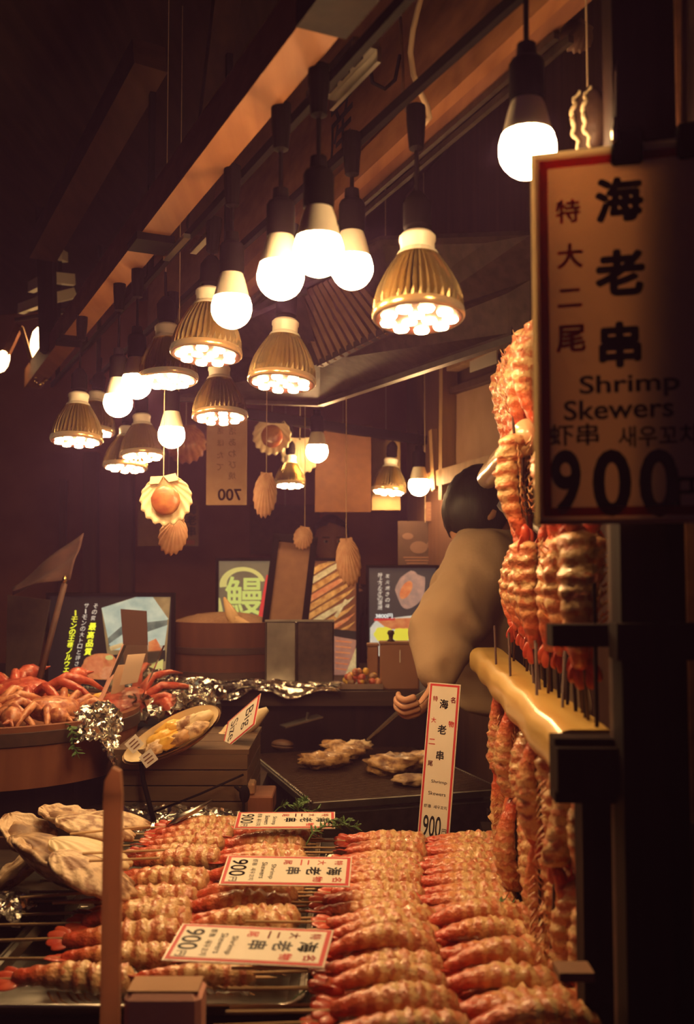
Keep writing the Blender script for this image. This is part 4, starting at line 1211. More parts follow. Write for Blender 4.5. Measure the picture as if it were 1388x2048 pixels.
# big clams with skewers at the street end of the counter
def clam(px, py, z, R0, rot, label, m_in, kind=0):
    c = Pz(px, py, z)
    t = thing('skewered_clam', label, 'clam', T(*c) @ rot, 'clams at the street end of the counter')
    m1, m2 = shell_parts(R0, 0.28 if kind == 0 else -0.30, ribs=11, t=0.006, wob=0.03)
    child(m1.mesh('shell_fan', m_in, True), 'shell_fan', t, SC(0.80, 1.1, 1))
    mb = MB().ball((0, 0.0, -0.006 if kind == 0 else -0.012), (R0 * .55, R0 * .8, R0 * .20), 20, 10, fn=lambda p, q: q * (1 + .18 * noise.noise(p * 2.5 + c)))
    child(mb.mesh('flesh', m_clam if kind == 0 else m_clamdark, True), 'flesh', t)
    return t
CL = [
    (60, 1662, -0.44, 0.055, R(55, 'Z') @ R(24, 'X'), 'clam at the outer back corner of the clam pile', m_clam, 1),
    (28, 1735, -0.47, 0.058, R(110, 'Z') @ R(-35, 'X'), 'clam opened wide at the outer edge of the clam pile', m_clam, 1),
    (85, 1690, -0.43, 0.052, R(80, 'Z') @ R(10, 'X'), 'dark-fleshed clam in the middle of the outer edge', m_clamdark, 0),
    (120, 1725, -0.44, 0.075, R(120, 'Z') @ R(34, 'X'), 'largest rounded clam in the centre of the pile', m_clam, 1),
    (150, 1628, -0.42, 0.058, R(85, 'Z') @ R(12, 'X'), 'long clam lying at the back of the pile', m_clam, 1),
    (190, 1655, -0.42, 0.060, R(95, 'Z') @ R(14, 'X'), 'clam at the back beside the acrylic upright', m_clam, 0),
    (180, 1705, -0.42, 0.058, R(88, 'Z') @ R(16, 'X'), 'smooth pale clam with sticks beside the acrylic upright', m_shell, 0),
    (185, 1748, -0.43, 0.062, R(75, 'Z') @ R(22, 'X'), 'broad pale clam at the front of the pile', m_clam, 0),
    (235, 1640, -0.42, 0.050, R(100, 'Z') @ R(10, 'X'), 'clam just inside the acrylic upright', m_clam, 0),
]
for a in CL: clam(*a)
for k, (x0, y0, x1, y1) in enumerate(((165, 1707, 330, 1700), (178, 1722, 320, 1716), (140, 1668, 300, 1652), (40, 1795, 215, 1783), (105, 1806, 215, 1804))):
    a, b = Pz(x0, y0, -0.405 if y0 < 1760 else -0.47), Pz(x1, y1, -0.405 if y0 < 1760 else -0.47)
    solo(MB().tube([a, b], 0.0021, 6), 'skewer_stick', m_bamboo, '%s bamboo stick from the back beside the clam pile' % ORD[k], 'stick', 'sticks at the clam pile')
cb = thing('clam_tray', 'dark tray under the pile of clams', 'tray', V((-0.56, 1.72, CT)))
MB().box((-0.555, 1.72, CT + 0.012), (0.25, 0.36, 0.024)).build('base', m_counter, cb)
for y_ in (1.545, 1.895):
    MB().box((-0.555, y_, CT + 0.03), (0.26, 0.012, 0.03)).build('edge', m_rafter, cb)

# ------------------------------------------------------------------ acrylic upright, front box, sprigs
m_acryl.node_tree.nodes['Principled BSDF'].inputs['Transmission Weight'].default_value = 0.0
_nt = m_acryl.node_tree
_tr = _nt.nodes.new('ShaderNodeBsdfTranslucent'); _tr.inputs[0].default_value = (0.72, 0.46, 0.36, 1)
_mx = _nt.nodes.new('ShaderNodeMixShader'); _mx.inputs[0].default_value = 0.65
_nt.links.new(_nt.nodes['Principled BSDF'].outputs[0], _mx.inputs[1]); _nt.links.new(_tr.outputs[0], _mx.inputs[2])
_nt.links.new(_mx.outputs[0], _nt.nodes['Material Output'].inputs[0])
au = thing('acrylic_upright', 'slim tan acrylic upright standing at the counter front', 'upright', V((P(224, 2000, 1.10).x, 1.10, LZ)))
xa = P(224, 1800, 1.10).x
MB().box((xa, 1.10, (LZ + P(224, 1590, 1.10).z) / 2), (0.0195, 0.012, P(224, 1590, 1.10).z - LZ)).build('strip', m_acryl, au)
MB().prism([(-0.0097, 0), (0.0097, 0), (0.0075, 0.026), (-0.001, 0.030), (-0.0085, 0.016)], 0.012, T(xa, 1.106, P(224, 1590, 1.10).z) @ R(90, 'X')).build('tip', m_acryl, au)
bx = thing('cardboard_box', 'small pinkish box below the front tray rim', 'box', V((-0.213, 1.09, LZ)))
xb0, xb1 = P(246, 2000, 1.09).x, P(401, 2000, 1.09).x
bt = P(300, 1991, 1.09).z
MB().cbox(((xb0 + xb1) / 2, 1.115, (LZ + bt) / 2), (xb1 - xb0, 0.05, bt - LZ), 0.006).build('carton', mat('pink_carton', (0.80, 0.42, 0.34), (0.84, 0.48, 0.38), 0.8, scale=60), bx)
MB().box(((xb0 + xb1) / 2, 1.115, bt + 0.001), ((xb1 - xb0) * .92, 0.04, 0.003)).build('flap', m_cardboard, bx)

def sprig(c, L, yaw, pitch, label, n=9, seed=0):
    rn = random.Random(seed)
    t = thing('green_sprig', label, 'sprig', V(c), 'garnish sprigs')
    M = T(*c) @ R(yaw, 'Z') @ R(-pitch, 'Y')
    pts = [M @ V((L * k / 6, 0, 0.012 * sin(k * .9))) for k in range(7)]
    MB().tube(pts, 0.0012, 5).build('stem', m_green, t)
    lv = MB()
    for k in range(n * 4):
        x = L * (0.2 + 0.8 * k / (n * 4))
        a = rn.uniform(0, 2 * pi); l_ = rn.uniform(.010, .020)
        d_ = V((0.55, cos(a), sin(a) * .8)).normalized() * l_
        b_ = V((x, 0, 0.012 * sin(6 * x / L * .9)))
        sd_ = d_.cross(V((0, 0.3, 1))).normalized() * 0.0016
        lv.add([b_ - sd_, b_ + d_ * .6 - sd_ * 1.4, b_ + d_, b_ + d_ * .6 + sd_ * 1.4, b_ + sd_, b_ + d_ * .5 + V((0, 0, .0012))], [(0, 1, 5), (1, 2, 5), (2, 3, 5), (3, 4, 5), (4, 0, 5)], M)
    lv.build('needles', m_green, t)['kind'] = 'stuff'
sprig(Pz(612, 1690, -0.47), 0.10, 38, 24, 'green sprig pointing out beside the rear tray', seed=1)
sprig(Pz(640, 1660, -0.45), 0.075, 20, 10, 'short green sprig near the rear lying price card', seed=2)
sprig(Pz(545, 1628, -0.46), 0.09, 4, 12, 'flat green sprig tucked behind the rear lying price card', seed=3)
sprig(Pz(598, 1628, -0.46), 0.035, 70, 55, 'upright green sprig tip behind the rear lying price card', seed=4)
sprig(Pz(985, 1822, -0.48), 0.045, 5, 8, 'tiny green sprig between the two shrimp trays', seed=5)
sprig(Pz(585, 2000, -0.52), 0.10, 10, 5, 'dark green sprig under the nearest shrimp handles', seed=6)
sprig(V((-0.575, 2.060, big.z + 0.124)), 0.07, -40, -42, 'green needles hanging over the big tub rim', seed=7)

# ------------------------------------------------------------------ crabs, urchin and packs
def crab(M, m, label, spread=1.0, size=1.0, seed=0):
    rn = random.Random(seed)
    t = thing('cooked_crab', label, 'crab', M @ SC(size))
    mb = MB().ball((0, 0, 0.03), (0.065, 0.050, 0.026), 28, 14, fn=lambda p, q: q * (1 + .10 * noise.noise(p * 4 + V((seed, 0, 0))) + .05 * noise.noise(p * 11)))
    child(mb.mesh('carapace', m, True), 'carapace', t)
    for s_ in (-1, 1):
        for k in range(4):
            a = radians(-50 + 32 * k)
            d_ = V((s_ * cos(a), sin(a), 0))
            p0 = V((s_ * 0.045, 0.028 * sin(a), 0.028)); p1 = p0 + d_ * 0.05 * spread + V((0, 0, 0.024)); p2 = p1 + d_ * 0.055 * spread + V((0, 0, -0.02)); p3 = p2 + d_ * 0.04 * spread + V((0, 0, -0.028))
            child(MB().tube([p0, p0.lerp(p1, .5), p1, p1.lerp(p2, .5), p2, p3], [0.010, 0.011, 0.0085, 0.0088, 0.0062, 0.002], 8).mesh('leg', m, True), 'leg', t)
        p0 = V((s_ * 0.04, -0.035, 0.03)); p1 = p0 + V((s_ * 0.03, -0.03, 0.012)); p2 = p1 + V((-s_ * 0.008, -0.04, 0))
        mb = MB().tube([p0, p1, p1.lerp(p2, .3), p1.lerp(p2, .7), p2], [0.010, 0.012, 0.019, 0.017, 0.008], 10)
        mb.tube([p2, p2 + V((-s_ * 0.012, -0.02, 0.004))], [0.007, 0.001], 6); mb.tube([p2, p2 + V((s_ * 0.006, -0.022, -0.002))], [0.007, 0.001], 6)
        child(mb.mesh('claw', m, True), 'claw', t)
    return t
def urchin(c, n, label, spread=0.022, seed=0, L=0.024):
    rn = random.Random(seed)
    t = thing('sea_urchin_roe', label, 'roe', V(c), 'yellow roe pieces')
    for k in range(n):
        a = 2 * pi * k / n + rn.uniform(-.3, .3)
        p = V(c) + V((spread * cos(a), spread * .7 * sin(a), rn.uniform(0, .012)))
        MB().ball((0, 0, 0), (L, 0.011, 0.010), 12, 7, T(*p) @ R(rn.uniform(0, 180), 'Z') @ R(rn.uniform(-20, 20), 'Y'), fn=lambda p_, q_: q_ * (1 + .15 * noise.noise(p_ * 4))).build('tongue', m_roe, t, smooth=True)
    return t
tz = big.z + 0.100
crab(T(-0.80, 2.16, tz + 0.005) @ R(20, 'Z') @ R(12, 'X'), m_crab, 'speckled brown crab at the front of the big tub', 0.8, 1.15, 1)
crab(T(-0.945, 2.20, tz + 0.006) @ R(-30, 'Z') @ R(8, 'X'), m_crab, 'brown crab at the outer side of the big tub', 0.9, 1.2, 2)
crab(T(-0.645, 2.21, tz + 0.005) @ R(60, 'Z') @ R(10, 'X'), m_crab, 'brown crab beside the foil ball in the big tub', 0.75, 1.0, 3)
crab(T(-0.75, 2.34, tz + 0.02) @ R(150, 'Z') @ R(-10, 'X'), m_crabred, 'dark red crab at the back of the big tub', 0.8, 1.2, 4)
crab(T(-0.93, 2.36, tz + 0.02) @ R(100, 'Z'), m_crab, 'crab half hidden at the far rim of the big tub', 0.8, 1.15, 5)
rc = P(250, 1400, 2.42)
crab(T(rc.x, rc.y, rc.z - 0.04) @ R(35, 'Z') @ R(-22, 'Y') @ R(25, 'X'), m_crabred, 'bright red crab spilling from the foil tray', 0.9, 1.1, 6)
urchin(P(115, 1405, 2.30), 5, 'yellow roe on the crab beside the salmon poster', 0.025, 1)
urchin(P(163, 1406, 2.34), 6, 'widest patch of yellow roe between the crabs', 0.035, 2)
urchin(P(62, 1408, 2.33), 3, 'outermost small patch of yellow roe on the crabs', 0.018, 3)
rs = thing('foil_stand', 'dark stand lifting the foil tray above the side table', 'stand', V((-0.56, 2.5, SZ)))
MB().cbox((-0.545, 2.50, (SZ + rc.z - 0.06) / 2), (0.20, 0.22, rc.z - 0.06 - SZ), 0.008).build('block', m_blackwood, rs)

# pink acrylic sheets leaning in the crab tub
pa = thing('acrylic_sheet', 'thin pink acrylic sheet leaning above the red crab', 'sheet', P(200, 1400, 2.30))
q = [P(200, 1400, 2.25), P(204, 1400, 2.28), P(252, 1290, 2.30), P(247, 1290, 2.27)]
slab(q, 0.10, (0.75, 0.6, -0.05)).build('pane', m_clear, pa)
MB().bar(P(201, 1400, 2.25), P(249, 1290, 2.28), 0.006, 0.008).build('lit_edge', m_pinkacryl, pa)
wc = slab([P(240, 1372, 2.36), P(276, 1365, 2.38), P(292, 1308, 2.40), P(256, 1311, 2.38)], 0.003, (0.1, 1, 0.2))
solo(wc, 'blank_card', mat('pinkish_card', (0.84, 0.62, 0.50), rough=0.5), 'blank pinkish card standing behind the red crab', 'card')
wc = slab([P(222, 1392, 2.40), P(250, 1380, 2.40), P(250, 1330, 2.42), P(232, 1332, 2.42)], 0.003, (0.1, 1, 0.2))
solo(wc, 'blank_card', mat('peach_card', (0.62, 0.40, 0.28), rough=0.5), 'blank peach card half behind the acrylic sheet', 'card')
bcd = slab([P(250, 1340, 2.55), P(297, 1338, 2.55), P(293, 1222, 2.58), P(241, 1218, 2.58)], 0.004, (0, 1, 0))
solo(bcd, 'blank_card', mat('dark_card_back', (0.09, 0.035, 0.025), rough=0.7), 'dark brown back of a card in front of the salmon photograph', 'card')

# crate, urchin pack, Big Size card, wire stand, wooden block
cr = thing('wooden_crate', 'low grey-brown crate under the wrapped shellfish pack', 'crate', V((-0.34, 2.25, SZ)))
CX0, CX1, CY0, CY1, CZ1 = -0.478, -0.205, 2.085, 2.40, EYE - 0.372
m_crate = wood('grey_brown_wood', (0.10, 0.058, 0.036), (0.15, 0.088, 0.055), axis='x')
zz = SZ
for k in range(4):
    h_ = (CZ1 - SZ) / 4
    MB().box(((CX0 + CX1) / 2, CY0 + 0.006, SZ + h_ * (k + .5)), (CX1 - CX0, 0.012, h_ - 0.003)).build('plank', m_crate, cr)
    MB().box((CX1 - 0.006, (CY0 + CY1) / 2 + .006, SZ + h_ * (k + .5)), (0.012, CY1 - CY0 - .014, h_ - 0.003)).build('plank', m_crate, cr)
MB().box(((CX0 + CX1) / 2, (CY0 + CY1) / 2 + .004, (SZ + CZ1) / 2), (CX1 - CX0 - 0.026, CY1 - CY0 - 0.024, CZ1 - SZ - 0.004)).build('core', m_crate, cr)
for k in range(3):
    w3 = (CY1 - CY0) / 3
    MB().box(((CX0 + CX1) / 2, CY0 + w3 * (k + .5), CZ1 + 0.004), (CX1 - CX0 + 0.006, w3 - 0.004, 0.010)).build('lid_plank', m_crate, cr)
pk = P(368, 1520, 2.12)
pk.z = CZ1 + 0.012
pt = thing('shellfish_pack', 'wrapped shell of yellow roe with two price stickers', 'pack', T(*pk) @ R(14, 'Z') @ R(-26, 'Y') @ R(38, 'X') @ SC(1.12))
def boat(u, v):
    th = 2 * pi * u
    r = v
    ln = 0.098 * (1 - .12 * cos(th))
    return (ln * cos(th) * r, 0.042 * sin(th) * r, 0.042 * r * r + 0.0)
mb = MB().grid(boat, 32, 8, cu=True)
child(mb.mesh('shell_cup', m_clamdark, True), 'shell_cup', pt)
def boat2(u, v): p = V(boat(u, v)); return (p.x * .96, p.y * .94, p.z + 0.003)
child(MB().grid(boat2, 32, 8, cu=True).mesh('inner_shell', m_shell, True), 'inner_shell', pt)
rn = random.Random(4)
for k, (x, y, s_, mm) in enumerate(((-0.03, 0.010, 1.2, m_roe), (0.0, 0.016, 1.0, m_roe), (0.02, 0.012, 1.1, m_clam), (-0.045, -0.006, 1.0, m_clam), (0.045, 0.006, 1.1, m_shell), (0.0, -0.012, 1.1, m_meat), (-0.02, -0.010, 1.0, m_roe), (0.03, -0.012, 1.0, m_clam), (-0.01, 0.02, 1.1, m_roe))):
    mb = MB().ball((x, y, 0.038), (0.026 * s_, 0.012, 0.013), 14, 8, fn=lambda p_, q_: q_ * (1 + .42 * noise.noise(p_ * 3 + V((k * 3.1, 0, 0))) + .15 * noise.noise(p_ * 8 + V((k, 0, 0)))))
    child(mb.mesh('roe_piece', mm, True), 'roe_piece', pt)
for k, (dx, dy, rz) in enumerate(((-0.078, 0.006, 20), (-0.066, -0.030, 12))):
    st = MB().box((0, 0, 0), (0.026, 0.024, 0.001))
    s_ = child(st.mesh('price_sticker', mat('sticker', (0.74, 0.68, 0.62), rough=0.4)), 'price_sticker', pt, T(dx, dy, 0.060 - 0.012 * k) @ R(rz, 'Z') @ R(38, 'X') @ R(-14, 'Y'))
    for j in range(3):
        child(MB().box((0, 0.006 - 0.006 * j, 0.0008), (0.014 + .003 * (j % 2), 0.0022, 0.0004)).mesh('print_line', m_inkfaint), 'print_line', s_)
# second open shell behind
sc2 = thing('opened_shell', 'pale opened shell reaching up behind the Big Size card', 'shell', P(470, 1455, 2.32))
a, b = P(432, 1492, 2.30), P(535, 1418, 2.34)
MB().tube([a, a.lerp(b, .3), a.lerp(b, .7), b], [0.012, 0.026, 0.022, 0.006], 12).build('valve', m_shell, sc2, smooth=True)
MB().tube([P(400, 1500, 2.30), P(450, 1480, 2.30), P(500, 1460, 2.32)], [0.01, 0.022, 0.008], 10).build('flesh', m_clam, sc2, smooth=True)

ca, cb_, cd = P(521, 1389, 2.175), P(509, 1452, 2.105), P(456, 1441, 2.245)
X_ = (cb_ - ca); Y_ = (ca - cd)
Mc = axes((cb_ + cd) / 2, X_, Y_)
bw_, bh_ = X_.length, (Y_ - X_.normalized() * Y_.dot(X_.normalized())).length
bs = thing('size_card', 'white card with red border reading Big Size', 'price card', Mc)
for nm, s_, zz, mm in (('laminate', 1.0, -0.0006, m_lamin), ('red_border', 0.95, 0.0002, m_red), ('card', 0.86, 0.0006, m_white)):
    child(MB().box((0, 0, zz), (bw_ * s_, bh_ * (s_ if s_ == 1 else s_ + .02), 0.0008)).mesh(nm, mm), nm, bs)
letter(bs, 'Big', 0, bh_ * 0.20, bh_ * 0.30, m_ink, 0.0, z=0.0013, w=bw_ * .60)
letter(bs, 'Size', 0, bh_ * -0.22, bh_ * 0.22, m_ink, 0.0, z=0.0013, w=bw_ * .62)
ws = thing('wire_stand', 'bent black wire stand with a clip beside the crate', 'stand', P(305, 1620, 2.06))
wpts = [P(x, y, Y) for x, y, Y in ((282, 1520, 2.07), (286, 1560, 2.06), (298, 1605, 2.05), (308, 1642, 2.04))]
MB().tube(wpts, 0.0050, 8).build('upright', m_black, ws, smooth=True)
MB().tube([P(282, 1522, 2.07), P(300, 1512, 2.075), P(340, 1500, 2.08)], 0.003, 6).build('arm', m_black, ws, smooth=True)
MB().tube([P(308, 1624, 2.045), P(400, 1588, 2.06), P(487, 1549, 2.07)], 0.0026, 6).build('arm', m_black, ws, smooth=True)
cl = MB().ball(P(489, 1588, 2.06), (0.011, 0.008, 0.018), 12, 8)
cl.bar(P(470, 1572, 2.06), P(490, 1590, 2.06), 0.006, 0.006)
cl.build('clip', m_black, ws, smooth=True)
MB().tube([P(487, 1600, 2.06), P(487, 1640, 2.05)], 0.003, 6).build('foot', m_black, ws)
wb = thing('wooden_block', 'wooden cutting block behind the rear shrimp tray', 'block', V((P(490, 1620, 2.10).x, 2.12, SZ)))
q = [P(430, 1600, 2.09), P(545, 1600, 2.09)]
MB().cbox(((q[0].x + q[1].x) / 2, 2.15, SZ + 0.02), (q[1].x - q[0].x, 0.11, 0.04), 0.003).build('block', m_tub, wb)
MB().cbox(((q[0].x + q[1].x) / 2 - .015, 2.13, SZ + 0.052), ((q[1].x - q[0].x) * .6, 0.05, 0.024), 0.004).build('small_board', m_cardboard, wb)
# silvery little fish / wrapped stick on foil
fs = MB().tube([P(335, 1652, 1.98), P(360, 1635, 1.98), P(395, 1618, 2.0), P(425, 1600, 2.02)], [0.002, 0.007, 0.006, 0.002], 8)
solo(fs, 'silver_fish', m_steel, 'slim silvery fish lying on foil behind the rear tray', 'fish', smooth=True)

# food on the grill
def lump(c, r, label, m, seed, name='grilled_scallop', rot=0):
    mb = MB().ball((0, 0, 0), r, 22, 12, T(*c) @ R(rot, 'Z'), fn=lambda p, q: q * (1 + .40 * noise.noise(p * 3.4 + V((seed, 0, 0))) + .16 * noise.noise(p * 9 + V((0, seed, 0)))))
    return solo(mb, name, m, label, 'grilled food', 'food on the grill', smooth=True)
lump(Pz(650, 1520, -0.470), (0.068, 0.04, 0.020), 'browned strip of seafood at the near side of the grill', m_meat, 1, 'grilled_seafood', 8)
lump(Pz(690, 1503, -0.465), (0.050, 0.035, 0.018), 'browned lump in the middle of the grill row', m_meat, 2, 'grilled_seafood', -10)
lump(Pz(715, 1492, -0.462), (0.040, 0.030, 0.016), 'paler lump at the back of the grill row', m_clam, 3, 'grilled_seafood')
lump(Pz(668, 1490, -0.462), (0.035, 0.028, 0.014), 'small dark lump behind the grill row', m_meat, 4, 'grilled_seafood')
lump(Pz(790, 1528, -0.470), (0.080, 0.05, 0.026), 'largest piece of seafood on the grill, behind the standing card', m_meat, 5, 'grilled_seafood', 5)
lump(Pz(845, 1520, -0.465), (0.055, 0.045, 0.022), 'piece of seafood just past the standing card', m_meat, 6, 'grilled_seafood')
lump(Pz(825, 1560, -0.480), (0.045, 0.03, 0.014), 'dark flat piece of seafood at the front of the grill', m_clamdark, 7, 'grilled_seafood')
hang = Pz(565, 1490, -0.475)
t = thing('mussel_shell', 'closed dark shell alone at the far corner of the grill', 'shell', T(*hang) @ R(-35, 'Z'))
for s_ in (-1, 1):
    child(MB().ball((0, 0, s_ * 0.002), (0.036, 0.022, 0.013), 20, 10, fn=lambda p, q, s=s_: V((q.x, q.y, max(0, q.z * s) * s))).mesh('valve', m_shelldark, True), 'valve', t, R(s_ * 4, 'X'))
tg = thing('steel_spatula', 'dim steel spatula lying behind the grill', 'spatula', P(600, 1440, 2.80))
MB().bar(P(565, 1453, 2.76), P(640, 1432, 2.80), 0.05, 0.004).build('blade', m_dsteel, tg)
MB().tube([P(612, 1445, 2.79), P(616, 1425, 2.79)], 0.004, 6).build('handle', m_dsteel, tg)

# nuts-like small shellfish on a steel tray, brown plastic tubs
kt = thing('shellfish_tray', 'steel tray under the heap of tiny shellfish', 'tray', P(722, 1385, 2.93))
c0 = P(722, 1380, 2.93)
MB().box((c0.x, 2.93, BZ + 0.008), (0.125, 0.10, 0.010)).build('plate', m_steel, kt)
MB().bar(V((c0.x - .062, 2.88, BZ + .012)), V((c0.x + .062, 2.88, BZ + .012)), 0.006, 0.012).build('rim', m_steel, kt)
rn = random.Random(8)
ks = [MB().ball((0, 0, 0), (0.012, 0.010, 0.0095), 10, 6).mesh('tiny_shellfish', m_, True) for m_ in (m_crab, m_roe, m_clamdark, m_crabred)]
n_ = 0
for layer, cnt, w_ in ((0, 14, 0.052), (1, 9, 0.040), (2, 4, 0.022)):
    for k in range(cnt):
        p = V((c0.x + rn.uniform(-w_, w_), 2.915 + rn.uniform(-.028, .03), BZ + 0.022 + 0.014 * layer))
        o = bpy.data.objects.new('tiny_shellfish', rn.choice(ks)); col.objects.link(o); o.location = p
        o.rotation_euler = (rn.uniform(0, 3), rn.uniform(0, 3), rn.uniform(0, 3))
        o['label'] = 'tiny reddish shellfish heaped on the small steel tray'; o['category'] = 'shellfish'; o['group'] = 'tiny shellfish in the heap'
m_brownpl = mat('brown_plastic', (0.26, 0.115, 0.065), (0.31, 0.15, 0.085), 0.35, scale=12, coat=0.3)
for k, (x0, x1, y0, Y, lab) in enumerate(((760, 838, 1288, 2.90, 'tall brown plastic container beside the cook'), (735, 757, 1292, 2.96, 'narrow brown plastic container behind the tiny shellfish'))):
    a, b = P(x0, y0, Y), P(x1, y0, Y)
    t = thing('plastic_container', lab, 'container', V(((a.x + b.x) / 2, Y, BZ)))
    w_ = b.x - a.x
    MB().cbox(((a.x + b.x) / 2, Y + .02, (BZ + a.z) / 2), (w_, 0.05, a.z - BZ), 0.004).build('tub', m_brownpl, t)
    MB().cbox(((a.x + b.x) / 2, Y + .02, a.z + .003), (w_ + .004, 0.054, 0.008), 0.002).build('lid', m_brownboard, t)
    if k == 0:
        kb = P(782, 1280, Y)
        MB().lathe([(0.001, 0), (0.014, 0), (0.006, .008), (0.007, .018), (0.011, .024), (0.008, .032), (0.001, .034)], 14, T(kb.x, Y + .01, a.z + .006)).build('knob', m_hoop, t, smooth=True)
        MB().bar(P(800, 1300, Y - .007), P(800, 1325, Y - .007), 0.003, 0.002).build('label_strip', m_white, t)

# ------------------------------------------------------------------ lit posters
def em(name, c, s=1.0, c2=None, scale=30):
    if name in MAT: return MAT[name]
    m = mat(name, c, c2, 0.5, scale=scale)
    nt = m.node_tree; b = nt.nodes['Principled BSDF']
    b.inputs['Emission Color'].default_value = (*c, 1); b.inputs['Emission Strength'].default_value = s
    if c2 is not None:
        src = b.inputs['Base Color'].links[0].from_socket
        nt.links.new(src, b.inputs['Emission Color'])
    m.cycles.emission_sampling = 'NONE'
    return m
PE = 0.75
e_black = em('poster_black', (0.012, 0.009, 0.012), 0.4)
e_white = em('poster_white', (0.62, 0.60, 0.58), PE)
e_yel = em('poster_yellow', (0.62, 0.60, 0.05), PE)
e_lime = em('poster_lime', (0.48, 0.48, 0.17), PE * .85)
e_blue = em('poster_fish', (0.20, 0.30, 0.30), PE, (0.38, 0.46, 0.42), 26)
e_blue2 = em('poster_fish_dark', (0.05, 0.075, 0.075), PE, (0.16, 0.19, 0.17), 30)
e_salmon = em('poster_salmon', (0.50, 0.13, 0.05), PE * .7, (0.60, 0.26, 0.10), 60)
e_eel = em('poster_eel', (0.30, 0.10, 0.02), PE * .8, (0.62, 0.34, 0.10), 45)
e_eel2 = em('poster_eel_pale', (0.40, 0.30, 0.14), PE * .8, (0.62, 0.50, 0.26), 60)
e_brown = em('poster_brown', (0.11, 0.03, 0.012), PE, (0.18, 0.06, 0.02), 20)
e_red = em('poster_red', (0.45, 0.03, 0.03), PE)
e_grey = em('poster_grey', (0.09, 0.075, 0.045), PE, (0.13, 0.11, 0.07), 12)
e_menu = em('poster_menu', (0.30, 0.13, 0.09), PE * .8, (0.36, 0.18, 0.13), 70)
class Panel:
    def __init__(s, name, x0, y0, x1, y1, Y, label, frame=0.010, tilt=0.0, bezel=None, leg=True):
        a, b = P(x0, y1, Y), P(x1, y0, Y)
        s.c = (a + b) / 2; s.w = b.x - a.x; s.h = b.z - a.z
        s.M = T(*s.c) @ R(90 - tilt, 'X')
        s.t = thing(name, label, 'poster', s.M, None)
        s.add(MB().box((0, 0, -0.008), (s.w + 2 * frame, s.h + 2 * frame, 0.014)), 'case', bezel or m_black)
        for c, sz in (((0, s.h / 2 + frame / 2, 0.002), (s.w + 2 * frame, frame, 0.008)), ((0, -s.h / 2 - frame / 2, 0.002), (s.w + 2 * frame, frame, 0.008)), ((-s.w / 2 - frame / 2, 0, 0.002), (frame, s.h, 0.008)), ((s.w / 2 + frame / 2, 0, 0.002), (frame, s.h, 0.008))):
            s.add(MB().box(c, sz), 'frame_bar', bezel or m_black)
        if leg:
            zb = BZ
            base = s.M @ V((0, -s.h / 2, -0.02))
            MB().bar(V((base.x, base.y + .12, zb)), s.M @ V((0, 0, -0.016)), 0.02, 0.006).build('easel_leg', m_black, s.t)
        s.z = 0.0
    def add(s, mb, name, m, M=None): return child(mb.mesh(name, m), name, s.t, M)
    def xy(s, px, py):
        p = Pp(px, py, s.M.translation, s.M.to_3x3() @ V((0, 0, 1)))
        q_ = s.M.inverted() @ p
        return q_.x, q_.y
    def poly(s, pts, name, m, z=None):
        s.z += 0.00025
        pp = [s.xy(*p) for p in pts]
        ar = sum(pp[i][0] * pp[(i + 1) % len(pp)][1] - pp[(i + 1) % len(pp)][0] * pp[i][1] for i in range(len(pp)))
        if ar < 0: pp = pp[::-1]
        s.add(MB().prism(pp, 0.0002, T(0, 0, s.z)), name, m)
    def oval(s, px, py, rx, ry, name, m, rot=0, n=26, wob=0.0, seed=0):
        pts = []
        for k in range(n):
            a = 2 * pi * k / n
            r = 1 + wob * noise.noise(V((cos(a) * 1.7, sin(a) * 1.7, seed)))
            x, y = rx * r * cos(a), ry * r * sin(a)
            pts.append((px + x * cos(rot) - y * sin(rot), py + x * sin(rot) + y * cos(rot)))
        s.poly(pts, name, m)
    def text(s, st, px, py, hp, m, bold=0.02, wp=None, rot=0, shear=0):
        x, y = s.xy(px, py); x2, y2 = s.xy(px, py + hp)
        s.z += 0.0001
        k = (y - y2) / hp
        letter(s.t, st, x, y, hp * k, m, bold, w=wp * k if wp else None, z=s.z + .0003, rot=rot, shear=shear)
# salmon poster
p1 = Panel('salmon_poster', 96, 1192, 343, 1398, 2.93, 'backlit black salmon poster with slanting yellow and white writing')
p1.poly([(96, 1192), (343, 1192), (343, 1398), (96, 1398)], 'backdrop', e_black)
p1.poly([(203, 1216), (270, 1194), (341, 1194), (331, 1338), (222, 1372)], 'photo_ground', em('photo_ground', (0.16, 0.11, 0.05), PE, (0.24, 0.17, 0.08), 40))
p1.poly([(203, 1216), (272, 1194), (306, 1194), (337, 1238), (300, 1262), (218, 1285)], 'fish_side', e_blue)
p1.poly([(216, 1276), (246, 1250), (335, 1240), (334, 1255), (297, 1275), (218, 1295)], 'fish_shadow', e_blue2)
p1.poly([(218, 1288), (250, 1265), (262, 1275), (335, 1250), (328, 1300), (226, 1300)], 'fish_belly', e_blue)
p1.poly([(219, 1293), (250, 1284), (255, 1290), (222, 1302)], 'fish_edge', e_eel2)
p1.poly([(297, 1284), (312, 1277), (326, 1300), (298, 1313)], 'salmon_cut', e_salmon)
p1.poly([(222, 1310), (331, 1300), (331, 1322), (225, 1340)], 'board_edge', e_black)
p1.poly([(292, 1335), (327, 1318), (325, 1350), (290, 1360)], 'leaf', e_lime)
p1.oval(203, 1333, 38, 27, 'salmon_slice', e_salmon, wob=0.25, seed=1)
p1.oval(190, 1330, 16, 19, 'salmon_slice', em('poster_salmon2', (0.58, 0.22, 0.10), PE * .8, (0.52, 0.15, 0.06), 80), 0.5)
p1.oval(216, 1345, 18, 12, 'salmon_slice', em('poster_salmon3', (0.62, 0.32, 0.17), PE * .8, (0.55, 0.18, 0.07), 80), -0.3)
p1.oval(219, 1315, 8, 5, 'leaf', e_lime)
